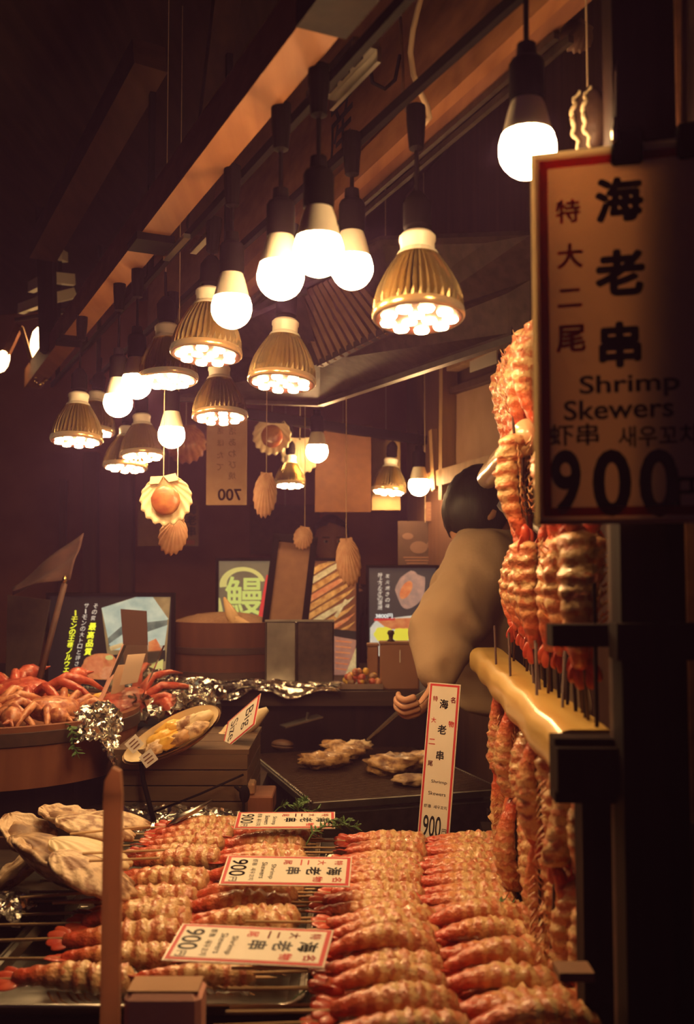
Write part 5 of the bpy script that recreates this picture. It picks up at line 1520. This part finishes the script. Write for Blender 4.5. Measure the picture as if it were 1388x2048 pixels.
def column(pn, s_, x0, y0, x1, y1, h, m, b=0.02):
    n = len(s_)
    for i, ch_ in enumerate(s_):
        t_ = i / max(1, n - 1)
        if ch_ == 'ー': pn.text('丨', x0 + (x1 - x0) * t_, y0 + (y1 - y0) * t_, h, m, b, wp=2.2)
        else: pn.text(ch_, x0 + (x1 - x0) * t_, y0 + (y1 - y0) * t_, h if ch_ not in 'ェッ' else h * .7, m, b, shear=0.2)
column(p1, 'その質', 192, 1212, 187, 1236, 9, e_white, 0.0)
column(p1, '最高品質', 185, 1253, 177, 1303, 14, e_yel, 0.03)
column(p1, 'サーモンの大トロと評される', 174, 1211, 151, 1350, 9, e_white, 0.0)
column(p1, 'ーモンの王様ノルウェーサーモ', 152, 1226, 125, 1390, 11, e_yel, 0.02)
p1.text('極上サーモン', 180, 1374, 7, e_eel2, 0.0)
# eel poster
p2 = Panel('eel_poster', 436, 1122, 712, 1378, 3.32, 'backlit eel poster with a large yellow-green character and grilled eel')
p2.poly([(436, 1122), (712, 1122), (712, 1378), (436, 1378)], 'backdrop', e_brown)
p2.poly([(436, 1122), (552, 1122), (530, 1250), (436, 1250)], 'backdrop', e_grey)
ring = []
for k in range(26):
    a = radians(172 + 175 * k / 25)
    ring.append((485 + 46 * cos(a), 1170 + 36 * sin(a)))
for k in range(25, -1, -1):
    a = radians(172 + 175 * k / 25)
    ww = 8 + 7 * (1 - k / 25)
    ring.append((485 + (46 - ww) * cos(a), 1170 + (36 - ww * .75) * sin(a)))
p2.poly(ring, 'brush_ring', e_lime)
p2.poly([(432, 1195), (440, 1196), (446, 1222), (440, 1232), (433, 1220)], 'brush_ring', e_lime)
p2.text('鰻', 488, 1192, 76, e_lime, 0.014, wp=74)
p2.poly([(533, 1150), (545, 1150), (526, 1245), (514, 1245)], 'red_strip', e_red)
rn = random.Random(3)
for k in range(15):
    y0 = 1122 + k * 17
    x0 = 560
    pts = []
    for i in range(9):
        u = i / 8; pts.append((x0 + 155 * u, y0 + 62 - 95 * u - 7 * sin(pi * u)))
    for i in range(8, -1, -1):
        u = i / 8; pts.append((x0 + 155 * u, y0 + 62 - 95 * u + 6.5 * sin(pi * u) ** .5))
    pts = [(min(711, x), max(1123, min(1262, y))) for x, y in pts]
    if max(y for x, y in pts) - min(y for x, y in pts) < 8 or min(y for x, y in pts) > 1245: continue
    p2.poly(pts, 'eel_strip', (e_eel, e_eel2, e_eel, e_salmon, e_eel)[k % 5])
p2.poly([(668, 1232), (690, 1198), (695, 1200), (674, 1236)], 'chopstick', e_eel2)
p2.poly([(560, 1248), (712, 1262), (712, 1378), (560, 1378)], 'dark_band', e_black)
p2.poly([(668, 1272), (714, 1280), (700, 1350), (668, 1358)], 'menu_block', e_menu)
for k in range(6):
    p2.poly([(671, 1280 + 11 * k), (704 - 2 * k, 1283 + 11 * k), (704 - 2 * k, 1286 + 11 * k), (671, 1283 + 11 * k)], 'print_line', e_salmon)
p2.poly([(712, 1295), (712, 1345), (690, 1372), (684, 1366)], 'paper_edge', e_eel2)
# rice bowl poster
p3 = Panel('rice_bowl_poster', 738, 1136, 872, 1312, 3.34, 'backlit dark poster with a rice bowl priced 3800')
p3.poly([(738, 1136), (872, 1136), (872, 1312), (738, 1312)], 'backdrop', em('poster_slate', (0.035, 0.030, 0.032), PE))
column(p3, '特上うなぎの蒲焼', 760, 1150, 760, 1215, 9, e_white, 0.0)
column(p3, '炭火焼きの味', 775, 1152, 775, 1212, 8, e_white, 0.0)
p3.oval(822, 1180, 30, 36, 'bowl', em('poster_dish', (0.22, 0.15, 0.13), PE, (0.34, 0.20, 0.16), 50), 0.3, wob=.2)
p3.oval(812, 1180, 10, 20, 'meat', e_salmon, 0.5)
p3.poly([(740, 1256), (752, 1240), (870, 1225), (870, 1312), (740, 1312)], 'rice', em('poster_rice', (0.42, 0.46, 0.46), PE, (0.55, 0.52, 0.45), 60))
p3.poly([(750, 1238), (870, 1234), (870, 1260), (775, 1258)], 'eel_fillet', e_salmon)
p3.poly([(748, 1237), (790, 1236), (790, 1240), (748, 1242)], 'red_strip', e_red)
p3.oval(768, 1268, 20, 14, 'omelette', e_yel, wob=.3, seed=2)
p3.oval(803, 1270, 20, 15, 'omelette', e_yel, wob=.3, seed=4)
p3.text('3800円', 768, 1232, 9, e_white, 0.01, wp=34)

# leaning black-framed board in front of the eel poster
fbm = axes(P(580, 1166, 3.06), (P(606, 1100, 3.08) - P(566, 1096, 3.08)), (P(588, 1090, 3.10) - P(562, 1245, 3.02)))
fw, fh = 0.118, 0.285
fbt = thing('framed_board', 'tall leaning brown board in a thick black frame', 'board', fbm)
child(MB().box((0, 0, -0.003), (fw, fh, 0.006)).mesh('board', m_brownboard), 'board', fbt)
for c, s_ in (((0, fh / 2, 0.002), (fw + .02, 0.024, 0.012)), ((0, -fh / 2, 0.002), (fw + .02, 0.02, 0.012)), ((-fw / 2, 0, 0.002), (0.02, fh, 0.012)), ((fw / 2, 0, 0.002), (0.02, fh, 0.012))):
    child(MB().box(c, s_).mesh('frame_bar', m_black), 'frame_bar', fbt)
MB().bar(V((P(575, 1300, 3.09).x, 3.10, BZ)), fbm @ V((0, -fh / 2 + .02, -0.008)), 0.03, 0.01).build('stand', m_black, fbt)

# ------------------------------------------------------------------ notices at the back
m_dimboard = mat('dim_board', (0.045, 0.020, 0.012), (0.06, 0.027, 0.016), 0.8, scale=40)
def notice(name, x0, y0, x1, y1, Y, m, label, cat='notice', string=True, t=0.003, top=None):
    a, b = P(x0, y1, Y), P(x1, y0, Y)
    M = T(*((a + b) / 2)) @ R(90, 'X')
    o = thing(name, label, cat, M)
    child(MB().box((0, 0, -t / 2), (b.x - a.x, b.z - a.z, t)).mesh('sheet', m), 'sheet', o)
    if string:
        tp = M @ V((0, (b.z - a.z) / 2, 0))
        MB().tube([tp - UP * .005, V((tp.x, tp.y, EYE + (top if top else ceil_z(tp))))], 0.001, 4).build('string', m_cablew, o)
    return o, (b.x - a.x), (b.z - a.z)
o, w_, h_ = notice('paper_menu', 412, 838, 494, 1010, 3.015, m_paper, 'hanging paper menu with writing showing through in reverse', top=bar_z(P(453, 838, 3.015).x))
column_chars = '活あわび焼'
for i, ch_ in enumerate(column_chars):
    letter(o, ch_, w_ * .14, h_ * (.36 - .13 * i), 0.022, m_inkfaint, 0.0, mirror=True)
for i, ch_ in enumerate('活ほたて'):
    letter(o, ch_, -w_ * .16, h_ * (.36 - .14 * i), 0.019, m_inkfaint, 0.0, mirror=True)
letter(o, '700', w_ * .08, -h_ * .38, 0.034, m_inkfaint, 0.02, mirror=True)
notice('wooden_board', 630, 850, 742, 1024, 3.33, wood('lit_board_wood', (0.13, 0.048, 0.018), (0.17, 0.066, 0.026), axis='z'), 'plain wooden board glowing in the lamplight at the back', 'board', t=0.02)
notice('wooden_board', 744, 862, 800, 1020, 3.46, wood('lit_board_pale', (0.28, 0.17, 0.075), (0.34, 0.21, 0.10), axis='z'), 'pale plank beside the glowing wooden board', 'board', t=0.02)
o, w_, h_ = notice('wall_notice', 275, 1000, 398, 1092, 4.2, m_brownboard, 'dim brown notice with black brush characters behind the shells', string=True)
for i, ch_ in enumerate('海老串'):
    letter(o, ch_, w_ * .38, h_ * (.30 - .24 * i), 0.040, m_ink, 0.03)
for i, ch_ in enumerate('特大'):
    letter(o, ch_, -w_ * .2, h_ * (.2 - .3 * i), 0.03, m_inkfaint, 0.0)
letter(o, '900', w_ * .36, -h_ * .42, 0.018, m_red, 0.0)
o, w_, h_ = notice('wall_notice', 796, 1042, 905, 1138, 3.45, m_dimboard, 'dim brown notice with dark pictures above the rice bowl poster', string=True)
for x, y, rx, ry in ((-.32, .18, .10, .07), (-.12, -.05, .16, .13), (.10, .0, .08, .08), (.34, .05, .10, .2)):
    child(MB().lathe([(0.0001, 0.0012), (1, 0.0012), (1, 0)], 18).mesh('picture', m_shelldark), 'picture', o, T(w_ * x, h_ * y, 0) @ SC(w_ * rx, h_ * ry, 1))
for k in range(4):
    child(MB().box((0, 0, 0.0006), (w_ * (.5 - .06 * k), h_ * .025, 0.001)).mesh('print_line', m_inkfaint), 'print_line', o, T(-w_ * .15, h_ * (-.26 - .06 * k), 0))
o, w_, h_ = notice('wall_notice', 852, 1004, 900, 1042, 3.42, m_inkfaint, 'small dark notice with pale lines beside the cook', string=True)
for k in range(4):
    child(MB().box((0, 0, 0.0006), (w_ * .8, h_ * .06, 0.001)).mesh('print_line', m_brownboard), 'print_line', o, T(0, h_ * (.3 - .2 * k), 0))
o, w_, h_ = notice('wall_notice', 500, 1010, 640, 1110, 4.5, m_wallr, 'broad dull notice on the brown wall above the eel poster', string=True)

# stick with brass tip and dim red cloth by the street
sk = thing('banner_pole', 'thin wooden pole with brass tip leaning by the salmon poster', 'pole', P(70, 1400, 2.45))
MB().tube([P(60, 1430, 2.40), P(129, 1168, 2.5)], 0.0075, 10).build('pole', m_rafter, sk, smooth=True)
MB().ball(P(129, 1160, 2.5), (0.006, 0.006, 0.010), 10, 6).build('tip', MAT['brass'], sk, smooth=True)
def clothf(u, v):
    a = P(25, 1180, 2.75).lerp(P(167, 1066, 2.75), u)
    b_ = P(25, 1185, 2.6).lerp(P(140, 1155, 2.6), u)
    p = a.lerp(b_, v)
    return p + V((0, 0.01 * sin(u * 9), 0.008 * sin(v * 7 + u * 3)))
solo(MB().sheet(clothf, 16, 10, 0.002), 'red_cloth', mat('dim_red_cloth', (0.035, 0.010, 0.009), (0.06, 0.020, 0.014), 0.9, scale=40), 'dim red cloth flap hanging near the street side', 'cloth', smooth=True)
db = slab([P(10, 1400, 2.8), P(62, 1400, 2.8), P(100, 1200, 2.85), P(15, 1190, 2.85)], 0.01, (0, 1, 0))
solo(db, 'dark_placard', m_darkcloth, 'dark placard standing behind the leaning pole', 'placard')
# ------------------------------------------------------------------ people
def skin(verts, edges, radii, roots, sub=2):
    me = bpy.data.meshes.new('skin_tmp')
    me.from_pydata([tuple(v) for v in verts], edges, [])
    o = bpy.data.objects.new('skin_tmp', me); col.objects.link(o)
    md = o.modifiers.new('s', 'SKIN'); md.branch_smoothing = 0.6
    sv = me.skin_vertices[0].data
    for i, r in enumerate(radii):
        sv[i].radius = r if isinstance(r, tuple) else (r, r)
        sv[i].use_root = i in roots
    ss = o.modifiers.new('u', 'SUBSURF'); ss.levels = sub; ss.render_levels = sub
    dg = bpy.context.evaluated_depsgraph_get()
    ev = o.evaluated_get(dg)
    m2 = ev.to_mesh()
    vs_ = [v.co.copy() for v in m2.vertices]; fs_ = [tuple(p.vertices) for p in m2.polygons]
    ev.to_mesh_clear()
    bpy.data.objects.remove(o); bpy.data.meshes.remove(me)
    return vs_, fs_
def remesh(mb, voxel, it=6, fac=0.5):
    """one continuous closed surface around overlapping closed shapes"""
    me = mb.mesh('remesh_tmp', None)
    o = bpy.data.objects.new('remesh_tmp', me); col.objects.link(o)
    md = o.modifiers.new('r', 'REMESH'); md.mode = 'VOXEL'; md.voxel_size = voxel
    sm = o.modifiers.new('s', 'SMOOTH'); sm.factor = fac; sm.iterations = it
    dg = bpy.context.evaluated_depsgraph_get()
    ev = o.evaluated_get(dg); m2 = ev.to_mesh()
    out = ([v.co.copy() for v in m2.vertices], [tuple(p.vertices) for p in m2.polygons])
    ev.to_mesh_clear(); bpy.data.objects.remove(o); bpy.data.meshes.remove(me)
    return out
def loft(mb, rings, n=24):
    """rings: centre, half width, half depth, turn about z"""
    vs_, fs_ = [], []
    for c, a, b, r in rings:
        for k in range(n):
            th = 2 * pi * k / n
            vs_.append(V(c) + Matrix.Rotation(radians(r), 3, 'Z') @ V((a * cos(th), b * sin(th), 0)))
    for i in range(len(rings) - 1):
        for k in range(n):
            fs_.append((i * n + k, i * n + (k + 1) % n, (i + 1) * n + (k + 1) % n, (i + 1) * n + k))
    fs_.append(tuple(range(n - 1, -1, -1))); fs_.append(tuple((len(rings) - 1) * n + k for k in range(n)))
    return mb.add(vs_, fs_)
def limb(mb, pts, rad, n=16):
    pp, rr = [], []
    for i in range(len(pts) - 1):
        for j in range(5):
            t = j / 5; pp.append(pts[i].lerp(pts[i + 1], t)); rr.append(rad[i] + (rad[i + 1] - rad[i]) * t)
    pp.append(pts[-1]); rr.append(rad[-1])
    mb.tube(pp, rr, n)
    for p, r in zip(pts, rad): mb.ball(p, r, n, 10)
    return mb
def head(mb, M):
    """face toward -y; about 0.23 m tall"""
    def f(p, q):
        x, y, z = p
        q = V(q)
        if z < -0.2: q.x *= 1 - 0.30 * min(1, (-z - .2) / .8); q.y -= 0.012 * min(1, -z)
        if y < 0:
            q.y += 0.010 * max(0, 1 - abs(z) * 3) * max(0, abs(x) - .35)
            g = math.exp(-((x / .13) ** 2) - ((z + .10) / .22) ** 2); q.y -= 0.024 * g          # nose
            for s_ in (-1, 1):
                e = math.exp(-(((x - s_ * .36) / .17) ** 2) - ((z - .06) / .10) ** 2); q.y += 0.011 * e   # eye sockets
                b_ = math.exp(-(((x - s_ * .34) / .22) ** 2) - ((z - .21) / .06) ** 2); q.y -= 0.004 * b_  # brows
            mo = math.exp(-((x / .28) ** 2) - ((z + .46) / .035) ** 2); q.y += 0.005 * mo
            li = math.exp(-((x / .24) ** 2) - ((z + .41) / .04) ** 2) + math.exp(-((x / .22) ** 2) - ((z + .52) / .05) ** 2); q.y -= 0.005 * li
            chn = math.exp(-((x / .3) ** 2) - ((z + .82) / .15) ** 2); q.y -= 0.008 * chn
        return q
    mb.ball((0, 0, 0), (0.076, 0.096, 0.116), 40, 32, M, fn=f)
    for s_ in (-1, 1):
        mb.ball((s_ * 0.078, 0.008, -0.002), (0.009, 0.020, 0.031), 10, 8, M @ R(s_ * 12, 'Z'))
def hand(verts, edges, radii, M, side=1, curl=1.0):
    """wrist at origin, fingers along +x, back of hand +z"""
    def v(p, r):
        verts.append(M @ V(p)); radii.append(r); return len(verts) - 1
    w = v((0, 0, 0), (0.024, 0.018)); a = v((0.04, 0, 0), (0.034, 0.017)); b = v((0.078, 0, -0.002), (0.036, 0.015))
    edges.append((w, a)); edges.append((a, b))
    rts = []
    for i, (y, L, dz) in enumerate(((0.025, 0.070, 0), (0.009, 0.080, 0.003), (-0.008, 0.074, 0.002), (-0.024, 0.058, -0.002))):
        p0 = V((0.070, y * side, dz)); ang = 0; p = p0; last = v(p0, 0.0090); rts.append(last)
        for k, f_ in enumerate((0.45, 0.32, 0.23)):
            ang += (28, 42, 30)[k] * curl
            p = p + V((cos(radians(ang)), 0, -sin(radians(ang)))) * L * f_ * 1.15
            n_ = v(p, (0.0080, 0.0072, 0.0056)[k]); edges.append((last, n_)); last = n_
    p0 = V((0.022, 0.026 * side, -0.004)); t0 = v(p0, 0.013); rts.append(t0)
    t1 = v(p0 + V((0.026, 0.024 * side, -0.016)), 0.0105); t2 = v(p0 + V((0.052, 0.026 * side, -0.032)), 0.0085)
    edges.extend([(t0, t1), (t1, t2)])
    return w, rts

# the cook, leaning over the grill
ck = thing('person', 'cook in a tan coat leaning over the grill, black hair, face turned away', 'person', V((0.50, 2.66, 0)))
hc = P(962, 1030, 2.58)
shR = P(965, 1140, 2.42); elR = P(888, 1268, 2.30); wrR = P(868, 1368, 2.20)
pel = V((0.52, 2.70, 0.92)); wst = V((0.47, 2.64, 1.12)); chs = V((0.345, 2.54, 1.33)); nck = V((0.355, 2.52, 1.485))
shL = V((0.545, 2.62, 1.43)); elL = V((0.60, 2.46, 1.22)); wrL = V((0.52, 2.36, 1.10))
kn = [V((0.44, 2.68, 0.50)), V((0.60, 2.74, 0.50))]; ft = [V((0.44, 2.72, 0.06)), V((0.60, 2.78, 0.06))]; toe = [V((0.42, 2.60, 0.03)), V((0.58, 2.66, 0.03))]
bv = [pel, wst, chs, nck, hc + V((0, 0, -0.06)), shR, elR, wrR, shL, elL, wrL, kn[0], ft[0], toe[0], kn[1], ft[1], toe[1]]
be = [(0, 1), (1, 2), (2, 3), (3, 4), (2, 5), (5, 6), (6, 7), (2, 8), (8, 9), (9, 10), (0, 11), (11, 12), (12, 13), (0, 14), (14, 15), (15, 16)]
brd = [(0.13, 0.11), (0.12, 0.10), (0.12, 0.10), 0.055, 0.05, 0.052, 0.042, 0.028, 0.052, 0.042, 0.026, 0.058, 0.04, 0.03, 0.058, 0.04, 0.03]
hx = (P(822, 1432, 2.14) - wrR).normalized()
Mh = axes(wrR, hx, V((0.45, 0.85, 0.25))) @ R(20, 'X')
w1, r1 = hand(bv, be, brd, Mh @ SC(0.92), 1, 1.5); be.append((7, w1))
Ml = axes(wrL, V((-0.5, -0.5, -0.4)), V((-0.6, 0.7, 0.1)))
w2, r2 = hand(bv, be, brd, Ml, -1, 1.0); be.append((10, w2))
vs_, fs_ = skin(bv, be, brd, {0} | set(r1) | set(r2), 2)
mb = MB().add(vs_, fs_)
Mhead = T(*hc) @ R(118, 'Z') @ R(28, 'X')
head(mb, Mhead)
mb.build('body', m_skin, ck, smooth=True)
# coat
cm = MB()
loft(cm, [(wst + V((0.01, 0.01, -0.03)), .190, .15, 25), (wst + V((0, 0, 0.02)), .185, .145, 25), (chs, .160, .145, 22), (chs.lerp(nck, .55) + V((.01, 0, 0)), .155, .125, 20), (nck + V((0, 0, -.005)), .120, .105, 20), (nck + V((0.004, 0.01, 0.045)), .092, .090, 20), (nck + V((0.004, 0.014, 0.075)), .086, .084, 20)])
limb(cm, [shR + V((.03, .04, -.01)), shR, elR, wrR.lerp(elR, .30)], [.105, .098, .082, .052])
limb(cm, [shL, elL, wrL.lerp(elL, .2)], [.088, .066, .046])
vs_, fs_ = remesh(cm, 0.011, 10)
def fold(v):
    d_ = (v - elR).length
    w_ = sin(44 * (v.z + 0.7 * v.x - .3 * v.y) + 5 * noise.noise(v * 7)); f_ = 0.012 * (abs(w_) ** .6 * (1 if w_ > 0 else -1)) * (0.35 + math.exp(-(d_ / .15) ** 2)) * (0.5 + noise.noise(v * 5 + V((3, 0, 0))))
    return v + V((f_ * .8, -f_, 0)) + noise.noise_vector(v * 8) * 0.012 + noise.noise_vector(v * 22) * 0.004
MB().add([fold(v) for v in vs_], fs_).build('coat', m_coat, ck, smooth=True)
def hairfn(cut):
    def f(p, q):
        q = V(q) * (1.0 + 0.04 * noise.noise(p * 9))
        if p.y < -0.2 and p.z < cut: q *= 0.86
        return q
    return f
hm = MB().ball((0, 0.010, 0.016), (0.086, 0.104, 0.116), 32, 24, Mhead, fn=lambda p, q: (V(q) * (1.0 + 0.05 * noise.noise(p * 9))) if (p.z > 0.15 or (p.y > -0.50 and p.z > -0.92)) else V(q) * 0.80)
hm.build('hair', m_hair, ck, smooth=True)
for s_ in (-1, 1):
    MB().ball((s_ * 0.029, -0.080, 0.008), (0.012, 0.010, 0.008), 12, 8, Mhead).build('eye', m_whiteplastic, ck, smooth=True)
# trousers
tv = [pel + V((0, 0, .1)), kn[0], ft[0] + V((0, 0, .04)), kn[1], ft[1] + V((0, 0, .04))]
vs_, fs_ = skin(tv, [(0, 1), (1, 2), (0, 3), (3, 4)], [(0.15, 0.13), 0.075, 0.06, 0.075, 0.06], {0}, 2)
MB().add(vs_, fs_).build('trousers', m_darkcloth, ck, smooth=True)
# tongs in the hand
tg = thing('tongs', 'steel tongs held by the cook over the grill', 'tongs', P(830, 1420, 2.12))
g0 = Mh @ V((0.062, 0.006, -0.028)); g1 = Pz(735, 1480, -0.43)
for dy in (-0.012, 0.012):
    MB().tube([g0 + V((0.09, 0.05, 0.05)), g0 + V((0, dy, 0)), g1 + V((0, dy * .6, 0))], [0.004, 0.004, 0.003], 6).build('arm', m_dsteel, tg)

# man at the back, facing the stall
mn = thing('person', 'man in dark clothes with a black collar standing at the back wall', 'person', V((P(662, 1090, 4.45).x, 4.5, 0)))
h2 = P(662, 1088, 4.42)
px_, py_ = h2.x, 4.47
bv = [V((px_, py_, .93)), V((px_, py_, 1.12)), V((px_, py_, 1.32)), V((px_, py_ - .01, 1.44)), h2 + V((0, .02, -.07)),
      V((px_ - .17, py_, 1.37)), V((px_ - .23, py_ - .02, 1.12)), V((px_ - .20, py_ - .12, .93)), V((px_ + .17, py_, 1.37)), V((px_ + .23, py_ - .02, 1.12)), V((px_ + .20, py_ - .12, .93)),
      V((px_ - .09, py_, .50)), V((px_ - .10, py_ + .02, .07)), V((px_ - .11, py_ - .12, .03)), V((px_ + .09, py_, .50)), V((px_ + .10, py_ + .02, .07)), V((px_ + .11, py_ - .12, .03))]
brd = [(0.14, 0.10), (0.125, 0.09), (0.14, 0.10), 0.052, 0.05, 0.055, 0.042, 0.028, 0.055, 0.042, 0.028, 0.062, 0.042, 0.03, 0.062, 0.042, 0.03]
be = [(0, 1), (1, 2), (2, 3), (3, 4), (2, 5), (5, 6), (6, 7), (2, 8), (8, 9), (9, 10), (0, 11), (11, 12), (12, 13), (0, 14), (14, 15), (15, 16)]
wA, rA = hand(bv, be, brd, axes(bv[7], V((0.05, -.4, -.9)), V((0, .9, -.4))), 1, .6); be.append((7, wA))
wB, rB = hand(bv, be, brd, axes(bv[10], V((-0.05, -.4, -.9)), V((0, .9, -.4))), -1, .6); be.append((10, wB))
vs_, fs_ = skin(bv, be, brd, {0} | set(rA) | set(rB), 2)
mb = MB().add(vs_, fs_)
Mh2 = T(*h2) @ R(6, 'Z')
head(mb, Mh2)
mb.build('body', m_skinlight, mn, smooth=True)
vs_, fs_ = skin([bv[0] - UP * .05, bv[1], bv[2], bv[3] - UP * .02, bv[5], bv[6], bv[7] + UP * .03, bv[8], bv[9], bv[10] + UP * .03], [(0, 1), (1, 2), (2, 3), (2, 4), (4, 5), (5, 6), (2, 7), (7, 8), (8, 9)], [(.165, .13), (.15, .115), (.165, .125), .072, .08, .062, .045, .08, .062, .045], {0}, 2)
MB().add(vs_, fs_).build('jacket', m_darkcloth, mn, smooth=True)
MB().lathe([(0.066, -0.022), (0.072, 0.0), (0.068, 0.026), (0.060, 0.026), (0.060, -0.022)], 24, T(px_, py_ - .01, 1.445)).build('collar', m_black, mn, smooth=True)
MB().ball((0, 0.016, 0.024), (0.084, 0.098, 0.108), 32, 24, Mh2, fn=lambda p, q: (V(q) * (1.0 + 0.05 * noise.noise(p * 9))) if (p.z > 0.48 or (p.y > -0.15 and p.z > -0.3)) else V(q) * 0.78).build('hair', m_hair, mn, smooth=True)
for s_ in (-1, 1):
    e = MB().ball((s_ * 0.028, -0.083, 0.008), (0.012, 0.009, 0.006), 12, 8, Mh2).build('eye', m_whiteplastic, mn, smooth=True)
    MB().ball((s_ * 0.028, -0.0915, 0.008), (0.005, 0.002, 0.005), 8, 6, Mh2).build('iris', m_black, e, smooth=True)
    MB().bar(Mh2 @ V((s_ * 0.014, -0.094, 0.025)), Mh2 @ V((s_ * 0.044, -0.082, 0.026)), 0.006, 0.005).build('eyebrow', m_hair, mn)
vs_, fs_ = skin([bv[0], bv[11], bv[12] + UP * .03, bv[14], bv[15] + UP * .03], [(0, 1), (1, 2), (0, 3), (3, 4)], [(.15, .11), .08, .06, .08, .06], {0}, 2)
MB().add(vs_, fs_).build('trousers', m_darkcloth, mn, smooth=True)

# ------------------------------------------------------------------ thin smoke-like haze, added and tinted to lift the darks
hz = bpy.data.materials.new('dark_lift_haze'); hz.use_nodes = True
nt = hz.node_tree
nt.nodes.remove(nt.nodes['Principled BSDF'])
vsn = nt.nodes.new('ShaderNodeVolumeScatter')
vsn.inputs['Color'].default_value = (0.52, 0.28, 0.76, 1)
vsn.inputs['Density'].default_value = 0.034
vsn.inputs['Anisotropy'].default_value = 0.3
nt.links.new(vsn.outputs[0], nt.nodes['Material Output'].inputs['Volume'])
solo(MB().box((0, 2.3, 2.0), (11.0, 9.0, 5.2)), 'dark_lift_haze', hz, 'thin tinted haze added through the whole stall to lift its darks', 'haze', kind='stuff')
